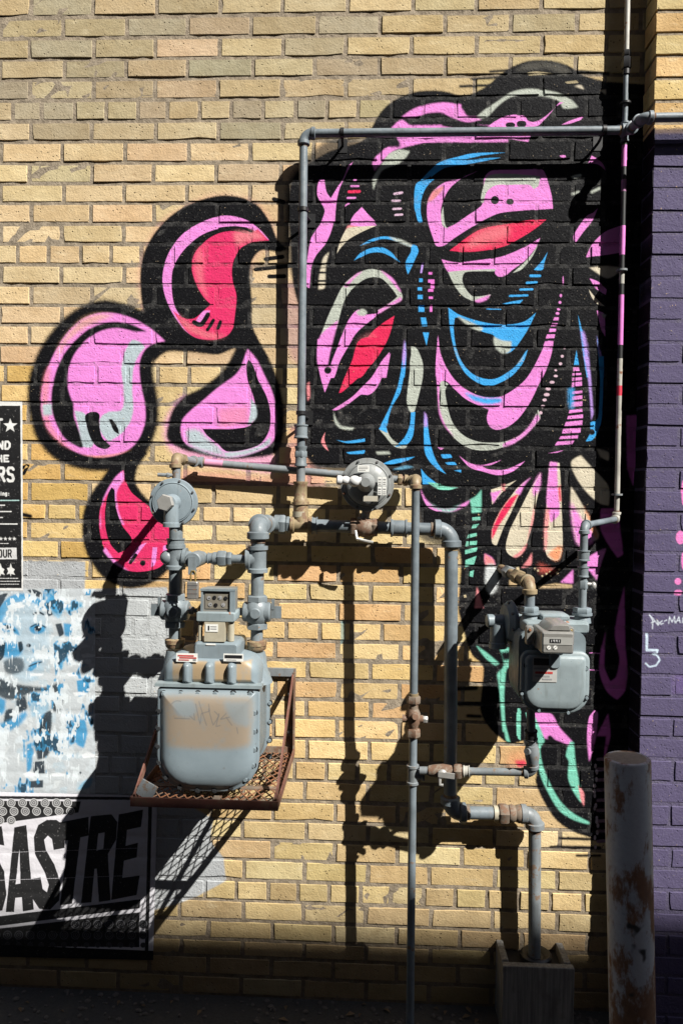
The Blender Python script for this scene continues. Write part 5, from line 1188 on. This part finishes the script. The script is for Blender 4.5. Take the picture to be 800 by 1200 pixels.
for x_ in (LX, RX): MB().lathe(Vector((x_, -dr, zz(763))), Vector((x_, -dr, zz(800))), [(0, .026), (.01, .027), (.05, .034), (.09, .05)], 22).build('inlet_neck', METER, bm_)
# index tower
di = .36
ix = lambda x: P(140 + x/3.636, 720, di).x; iz = lambda y: P(250, 660 + y/3.636, di).z
tw = MB(); tw.loftr(ix(320), iz(425), ix(512), iz(335), .012, .004, [(.22, .01), (.24, 0), (di + .0, 0), (di + .012, .006)], 4); tw.build('tower_base', METER, bm_)
tw = MB(); tw.box(((ix(365)+ix(452))/2, -(di - .03), (iz(332)+iz(250))/2), (ix(452)-ix(365), .075, iz(250)-iz(332))); tw.build('index_base', BEIGE, bm_, smooth=False)
sticker(bm_, Vector((ix(397), -(di + .0085), iz(274))), ix(424)-ix(372), iz(258)-iz(290), [(-.25, 0, .12, .6, BLACKP), (.15, .2, .5, .1, GREYP), (.15, -.1, .5, .1, GREYP)])
for a_, b_ in ((333, 352), (460, 488)):
    MB().cyl(Vector((ix((a_+b_)/2), -di + .01, iz(335))), Vector((ix((a_+b_)/2), -di + .01, iz(236))), (ix(b_) - ix(a_)) / 2, 14, .002).build('index_post', BEIGE, bm_)
pl = MB(); pl.loftr(ix(328), iz(250), ix(494), iz(208), .006, .006, [(di - .075, .002), (di - .073, 0), (di + .002, 0), (di + .006, .003)], 3); pl.build('index_shelf', METER2, bm_)
bx = MB(); bx.box(((ix(350)+ix(482))/2, -(di - .045), (iz(112)+iz(210))/2), (ix(482)-ix(350), .07, iz(112)-iz(210))); bx.build('index_box', plain('index_grey', (.17,.165,.15), .5), bm_, smooth=False)
hdn = MB(); hdn.box(((ix(345)+ix(488))/2, -(di - .02), iz(115)), (ix(488)-ix(345)+.004, .036, .006)); hdn.box((ix(349), -(di - .01), (iz(116)+iz(208))/2 - .002), (.006, .012, iz(118)-iz(206))); hdn.box((ix(480), -(di - .008), (iz(116)+iz(208))/2 - .002), (.014, .014, iz(118)-iz(206))); hdn.build('index_hood', METER, bm_, smooth=False)
fcz = MB(); fcz.box(((ix(362)+ix(470))/2, -(di - .009), (iz(130)+iz(196))/2), (ix(470)-ix(362), .002, iz(130)-iz(196))); dial = fcz.build('dial_face', plain('dial_plate', (.17,.155,.125), .35), bm_, smooth=False)
for i_, (dx_, dz_) in enumerate([(378, 150), (402, 148), (426, 148), (450, 150), (384, 178), (408, 180), (440, 178)]):
    pp = Vector((ix(dx_), -(di - .0075), iz(dz_))); MB().cyl(pp, pp + Vector((0, -.0012, 0)), .0058, 14).build('pointer_dial', BLACKP if i_ % 2 else GREYP, dial)
    MB().bar(pp + Vector((0, -.002, 0)), pp + Vector((.004 * math.cos(i_ * 1.7), -.002, .004 * math.sin(i_ * 1.7))), .0014, .001).build('pointer', BLACKP, dial)
LB = lambda x, y: P(140 + x/3.636, 660 + y/3.636, df_ - .008)
sticker(bm_, LB(288, 402), LB(334,0).x-LB(243,0).x, LB(0,384).z-LB(0,420).z, [(-.05, .22, .75, .16, REDP), (.05, -.02, .8, .16, REDP), (-.15, -.28, .5, .12, REDP), (.36, -.25, .14, .2, GREYP)], name='red_label')
sticker(bm_, LB(486, 402), LB(530,0).x-LB(445,0).x, LB(0,388).z-LB(0,420).z, [(0, .12, .88, .42, BLACKP), (-.1, -.3, .5, .08, GREYP)], name='black_label')
sticker(bm_, Vector((ix(395), -(di + .0135), iz(342))), .028, .0045)

# ------------------------------------------------------------------ meter shelf
sf = thing('meter_shelf', P(250, 900, .2), 'rust red steel bracket shelf with expanded metal grate carrying the large meter', 'shelf')
ds = .455
FL, FR = P(153, 942, ds), P(325, 947, ds); sz_ = (FL.z + FR.z) / 2 + .006; xl, xr = FL.x, FR.x + .002
zt2 = P(345, 790, 0).z
fr = MB(); hgt = .026
fr.box(((xl+xr)/2, -ds, sz_), (xr-xl, .004, hgt)); fr.box(((xl+xr)/2, -ds + .012, sz_ - hgt/2 + .002), (xr-xl - .001, .024, .004)); fr.build('front_angle', REDRUST, sf, smooth=False)
for x_, s_ in ((xl, 1), (xr, -1)):
    m_ = MB(); m_.box((x_ + s_*.002, -ds/2 - .002, sz_ - .0), (.004, ds - .008, hgt)); m_.box((x_ + s_*.014, -ds/2 - .002, sz_ - hgt/2 + .002), (.02, ds - .03, .004)); m_.build('side_angle', REDRUST, sf, smooth=False)
    m_ = MB(); m_.box((x_ + s_*.003, -.016, (zt2 + sz_)/2), (.005, .026, zt2 - sz_ + .02)); m_.box((x_ + s_*.016, -.004, (zt2 + sz_)/2), (.026, .005, zt2 - sz_ + .02)); m_.build('wall_angle', REDRUST if s_ > 0 else RUST, sf, smooth=False)
    m_ = MB(); m_.bar((x_ + s_*.008, -ds + .012, sz_ + .008), (x_ + s_*.008, -.02, zt2 - .004), .005, .024); m_.build('brace', REDRUST, sf, smooth=False)
    for k_ in (.25, .75):
        pp = Vector((x_ + s_*.018, -.007, sz_ + (zt2 - sz_) * k_)); MB().hexn(pp, pp + Vector((0, -.007, 0)), .007).build('bolt', BOLT, sf)
MB().box(((xl+xr)/2, -.007, zt2 + .008), (xr-xl, .012, .026)).build('top_rail', PIPE2, sf, smooth=False)
MB().box(((xl+xr)/2, -.009, sz_), (xr-xl - .02, .006, hgt)).build('back_rail', RUST, sf, smooth=False)
MB().box(((xl+xr)/2, -ds * .70, sz_ - .006), (xr-xl - .012, .022, .004)).build('cross_bar', RUST, sf, smooth=False)
MB().box((xl + (xr-xl) * .56, -ds * .5, sz_ - .0072), (.022, ds - .03, .0035)).build('centre_bar', RUST, sf, smooth=False)
ga = MB(); pw, pd = .0255, .042           # long way across the shelf, short way towards the wall
sl_ = pd / pw; zg = sz_ - hgt/2 + .006; W_, D_ = xr - xl - .012, ds - .014
for sgn in (1, -1):
    k0 = -int(D_ / pd) - int(W_ / pw) - 2
    for k in range(k0, -k0):
        # line y = sgn*sl*(x) + k*pd  within [0,W]x[0,D]
        pts = []
        for x_ in np.linspace(0, W_, 80):
            y_ = sgn * sl_ * x_ * 1.0 + k * pd
            if 0 <= y_ <= D_: pts.append((x_, y_))
        if len(pts) > 1:
            a_, b_ = pts[0], pts[-1]
            ga.bar((xl + .006 + a_[0], -.007 - a_[1], zg + .0004 * sgn), (xl + .006 + b_[0], -.007 - b_[1], zg + .0004 * sgn),   .0034, .0020)
ga.build('grate', GRATE, sf, smooth=False)
cl = MB(); cl.box(P(172, 934, ds - .02) + Vector((0, 0, .02)), (.05, .005, .045), Matrix.Rotation(.5, 3, 'Y')); cl.box(P(178, 938, ds - .03), (.06, .03, .004)); cl.build('loose_clip', PIPE2, sf, smooth=False)

# ------------------------------------------------------------------ small meter
sm = thing('small_gas_meter', P(652, 836, .29), 'small grey gas meter with silver index box hanging in front of the mural', 'gas meter')
dm = .355; MM = lambda x, y, d=dm: P(560 + x/5.333, 660 + y/5.333, d)
a_, b_ = MM(270, 548), MM(692, 942)
bo = MB(); bo.loftr(a_.x - .004, b_.z + .006, b_.x - .008, MM(0, 395, .29).z, .03, .055, [(.155, .02), (.165, .004), (.19, 0), (dm - .025, 0), (dm - .02, 0)], 4); bo.build('body', METER, sm)
fcv = MB(); fcv.loftr(a_.x, b_.z - .002, b_.x, a_.z, .026, .06, [(dm - .022, .002), (dm - .02, 0), (dm - .006, 0), (dm - .003, .003), (dm - .002, .011), (dm + .004, .014), (dm + .007, .02), (dm + .008, .04)], 5); fcv.build('front_cover', METER2, sm, angle=50)
tc = MB(); tc.loftr(MM(275, 0, .29).x, MM(0, 420, .29).z, MM(685, 0, .29).x, MM(0, 340, .29).z, .012, .012, [(.21, .008), (.22, 0), (.315, 0), (.33, .008)], 4); tc.build('top_casting', METER2, sm)
tl = MB(); tl.loftr(MM(390, 0, .29).x, MM(0, 345, .29).z, MM(570, 0, .29).x, MM(0, 305, .29).z, .008, .008, [(.23, .004), (.235, 0), (.305, 0), (.312, .005)], 3); tl.build('top_lug', METER2, sm)
IN = P(620.5, 683, .28)
for xx in (IN.x, T2.x):
    n_ = MB(); zt3 = MM(0, 335, .28).z; n_.lathe(Vector((xx, -.28, zt3 - .01)), Vector((xx, -.28, 9)), [(0, .026), (.012, .024), (.02, .02), (.03, .016)], 20); n_.hexn(Vector((xx, -.28, zt3 + .016)), Vector((xx, -.28, zt3 + .034)), .0265); n_.cyl(Vector((xx, -.28, zt3 + .012)), Vector((xx, -.28, zt3 + .018)), .029, 20); n_.build('swivel_nut', METER, sm)
for x_, y_ in ((672,660), (676,842), (378,921), (560,934), (300,640), (272,815)):
    q_ = MM(x_, y_); mbolt(q_ + Vector((0, .004, 0)), .75, sm)
dx2 = .450; IMM = lambda x, y, d=dx2: P(560 + x/5.333, 660 + y/5.333, d)
SILV = plain('index_cast_metal', (.27, .265, .245), .26, .35)
ib = MB(); ib.loftr(IMM(405, 0).x, IMM(0, 560).z, IMM(612, 0).x, IMM(0, 418).z, .007, .007, [(dm - .02, 0), (dx2 - .012, 0), (dx2 - .004, .002), (dx2, .006)], 4); ibo = ib.build('index_box', SILV, sm)
it = MB(); it.loft([(IMM(430,0).x, IMM(0,425).z), (IMM(605,0).x, IMM(0,425).z), (IMM(590,0).x, IMM(0,378).z), (IMM(575,0).x, IMM(0,370).z), (IMM(490,0).x, IMM(0,370).z), (IMM(470,0).x, IMM(0,380).z)], [(dm - .015, 0), (dx2 - .02, .001), (dx2 - .008, .006)]); it.build('index_top', SILV, sm)
for x_ in (368, 632):
    lg = MB(); zc = IMM(0, 478).z; xx = IMM(x_, 0).x; lg.loftr(xx - .011, zc - .027, xx + .011, zc + .027, .008, .008, [(dm, .002), (dm + .002, 0), (dm + .018, 0), (dm + .022, .003)], 4); lg.build('index_lug', SILV, sm)
    for dz in (-.017, .017): pp = Vector((xx, -(dm + .02), zc + dz)); MB().cyl(pp, pp + Vector((0, -.006, 0)), .0045, 12, .001).build('screw', BRASS if x_ > 500 else BOLT, sm)
wz = MB(); wz.box((IMM(508, 0).x, -(dx2 + .0005), IMM(0, 476).z), (IMM(600, 0).x - IMM(418, 0).x, .0016, .020)); wzo = wz.build('index_window', plain('index_face', (.30, .30, .28), .3), sm, smooth=False)
MB().box((IMM(490, 0).x, -(dx2 + .0016), IMM(0, 475).z), (.030, .001, .0105)).build('counter', BLACKP, wzo, smooth=False)
for k_, dg in enumerate('1991'):
    xx = IMM(466 + k_ * 16, 0).x; zc = IMM(0, 475).z
    g_ = MB(); y_ = -(dx2 + .0024)
    if dg == '1': g_.box((xx, y_, zc), (.0013, .0006, .006))
    else:
        g_.box((xx, y_, zc + .0027), (.0036, .0006, .0011)); g_.box((xx, y_, zc), (.0036, .0006, .0011)); g_.box((xx - .0014, y_, zc + .0014), (.0011, .0007, .0028)); g_.box((xx + .0014, y_, zc), (.0011, .0007, .006))
    g_.build('digit', WHITEP, wzo, smooth=False)
for x_ in (440, 480): pp = IMM(x_, 527) + Vector((0, -.0005, 0)); MB().cyl(pp, pp + Vector((0, -.001, 0)), .0055, 14).build('test_dial', STICK, wzo); MB().bar(pp + Vector((-.003, -.0016, -.002)), pp + Vector((.003, -.0016, .003)), .0012, .001).build('pointer', BLACKP, wzo)
tb = MB(); tb.loftr(MM(455, 0, .365).x, MM(0, 648, .365).z, MM(525, 0, .365).x, MM(0, 555, .365).z, .008, .012, [(dm, 0), (dm + .012, 0), (dm + .015, .003)], 4); tb.build('seal_tab', METER, sm)
q_ = MM(415, 665, dm + .008)
lb = sticker(sm, q_ + Vector((0, -.0012, 0)), MM(490, 0).x - MM(338, 0).x, MM(0, 590).z - MM(0, 742).z, [(0, .32, .92, .28, BLACKP), (0, .05, .9, .08, GREYP), (-.15, -.12, .5, .09, REDP), (.22, -.12, .2, .09, REDP), (-.1, -.26, .6, .07, GREYP), (.1, -.38, .4, .06, GREYP)], m=plain('meter_plate', (.40,.40,.38), .4), name='rating_plate')
# inlet elbow back to the wall
inl = thing('meter_inlet_pipe', P(598, 688, .02), 'tan brass elbow bringing gas out of the wall above the small meter', 'pipe')
i0, i1 = elbow(inl, Vector((IN.x - .03, -.03, IN.z + .012)), IN, IN + Vector((0, 0, -.15)), .0145, TAN, .026)
pipe(inl, Vector((IN.x - .036, .01, IN.z + .013)), i0, .0145, TAN, 'nipple'); pipe(inl, i1, Vector((IN.x, -.28, MM(0, 300, .28).z)), .015, PIPE, 'drop')
MB().hexn(at(i0, (IN.x - .036, .01, IN.z + .013), .25), at(i0, (IN.x - .036, .01, IN.z + .013), .4), .024).build('nut', TAN, inl)
MB().hexn(at(i0, (IN.x - .036, .01, IN.z + .013), .6), at(i0, (IN.x - .036, .01, IN.z + .013), .75), .022).build('nut', PIPE2, inl)
# side regulator
sr = thing('side_regulator', P(600, 740, .2), 'dark sideways regulator bolted on the inlet side of the small meter', 'regulator')
rc = P(598, 729, .20); rr = 25 * mpp(.20); L = Vector((-1, -.12, 0)).normalized()
dm_ = MB(); dm_.lathe(rc + L * -.03, rc + L, [(0, rr*.35), (.012, rr*.5), (.02, rr*.85), (.026, rr), (.036, rr), (.04, rr*.93), (.05, rr*.82), (.056, rr*.4), (.056, .01)], 36); dm_.build('diaphragm_case', METER, sr)
for k_ in range(8):
    a = k_ * math.pi / 4 + .2; u_ = Vector((0, 0, 1)); v_ = L.cross(u_); pp = rc + L * .006 + (u_ * math.sin(a) + v_ * math.cos(a)) * rr * .93
    MB().hexn(pp, pp + L * .008, .005).build('bolt', BOLT, sr)
vn = MB(); vn.cyl(rc + L * .02 + Vector((0, 0, .004)), rc + L * .075 + Vector((0, 0, .004)), .020, 18, .003); vn.build('spring_barrel', METER, sr)
vs_ = MB(); v1_ = rc + L * .04 + Vector((0, -.004, -.0)); vs_.lathe(v1_, v1_ + Vector((0, 0, -.09)), [(0, .022), (.02, .024), (.06, .024), (.062, .027), (.078, .027), (.078, .02)], 18); vs_.build('vent_spout', METER, sr)
cn = MB(); cn.cyl(rc + L * -.045, rc + L * -.02, .018, 16); cn.hexn(rc + L * -.034, rc + L * -.024, .026); cn.build('neck', METER2, sr)

# ------------------------------------------------------------------ wooden box round the pipe foot
wb = thing('pipe_box', P(630, 1160, .1), 'weathered grey plank box with rubber collar round the pipe foot', 'box')
WOOD, t, b = mat('grey_wood'); p = wpos(t)
mp = N(t, 'ShaderNodeMapping'); mp.inputs['Scale'].default_value = (60, 60, 3); lk(t, p, mp.inputs[0]); g1 = noise(t, mp.outputs[0], 1.6, 5, .6); g2 = noise(t, p, 20, 4)
c = mix(t, ramp(t, g1, .3, .7), (.105, .10, .092), (.225, .215, .195)); c = mix(t, ramp(t, g2, .5, .7, 0, .4), c, (.08, .07, .055)); lk(t, c, b.inputs['Base Color']); b.inputs['Roughness'].default_value = .85; bump(t, b, g1, .6, .002)
dbx = .135; wa, wc = P(589, 1132, dbx), P(673, 1131, dbx); zl = wa.z
def plank(c, s): 
    x_, y_, z_ = c; mb = MB(); mb.loftr(x_ - s[0]/2, z_ - s[2]/2, x_ + s[0]/2, z_ + s[2]/2, .003, .003, [(-y_ - s[1]/2, .002), (-y_ - s[1]/2 + .002, 0), (-y_ + s[1]/2 - .002, 0), (-y_ + s[1]/2, .002)], 2); mb.build('plank', WOOD, wb)
plank(((wa.x + wc.x)/2, -dbx + .012, (zl)/2), (wc.x - wa.x, .024, zl))
plank((wa.x + .011, -(dbx - .026)/2, (zl + .004)/2), (.022, dbx - .026, zl + .004)); plank((wc.x - .016, -(dbx - .026)/2, (zl + .002)/2), (.022, dbx - .026, zl + .002))
rg = MB(); rc0 = Vector((H4.x, H4.y, zl - .02)); rg.lathe(rc0, rc0 + Vector((0, 0, .05)), [(0, .024), (0, .05), (.018, .05), (.024, .044), (.02, .034), (.012, .024)], 24); rg.build('collar', BLACKP, wb)
MB().box(((wa.x+wc.x)/2, -(dbx - .026)/2, (zl - .03)/2), (wc.x - wa.x - .05, dbx - .03, zl - .03)).build('fill', plain('dark_soil', (.03,.027,.024), .95), wb, smooth=False)

# ------------------------------------------------------------------ bollard
BOLM, t, b = mat('bollard_paint'); p = wpos(t); mp = N(t, 'ShaderNodeMapping'); mp.inputs['Scale'].default_value = (1, 1, .45); lk(t, p, mp.inputs[0])
n1 = noise(t, mp.outputs[0], 16, 6, .68); n2 = noise(t, p, 70, 5); sp = N(t, 'ShaderNodeSeparateXYZ'); lk(t, p, sp.inputs[0])
rz = mth(t, 'ADD', n1, ramp(t, sp.outputs[2], .05, .85, .16, -.02)); c = mix(t, n2, (.27, .272, .285), (.37, .368, .37))
c = mix(t, ramp(t, rz, .47, .575), c, mix(t, n2, (.09, .04, .02), (.20, .10, .05))); c = mix(t, ramp(t, noise(t, p, 7, 3), .68, .71), c, (.02, .018, .016))
lk(t, c, b.inputs['Base Color']); lk(t, ramp(t, rz, .5, .66, .5, .9), b.inputs['Roughness']); bump(t, b, mth(t, 'ADD', n2, n1), .5, .002)
dbl = .64; bt = P(734.5, 888, dbl); br_ = .0545; btop = Vector((bt.x, bt.y, bt.z)); bb = Vector((bt.x + .042 * bt.z, bt.y, 0))
bo_ = MB(); Lb = (btop - bb).length; bo_.lathe(bb, btop, [(0, br_), (Lb - .004, br_), (Lb, br_ - .003), (Lb + .001, br_ - .010), (Lb - .002, br_ - .012)], 40); cap_ = MB()
bl_ = thing('bollard', bb, 'leaning grey steel bollard with peeling paint and rust before the purple pilaster', 'bollard')
bo_.build('post', BOLM, bl_); cap_.lathe(btop + Vector((0, 0, -.006)), btop + Vector((-.04, 0, 1)), [(0, br_ - .010), (.0065, br_ - .010), (.0085, br_ * .6), (.009, .005)], 32); cap_.build('fill_cap', plain('old_concrete', (.26, .215, .165), .9, 0, .5, 90), bl_)
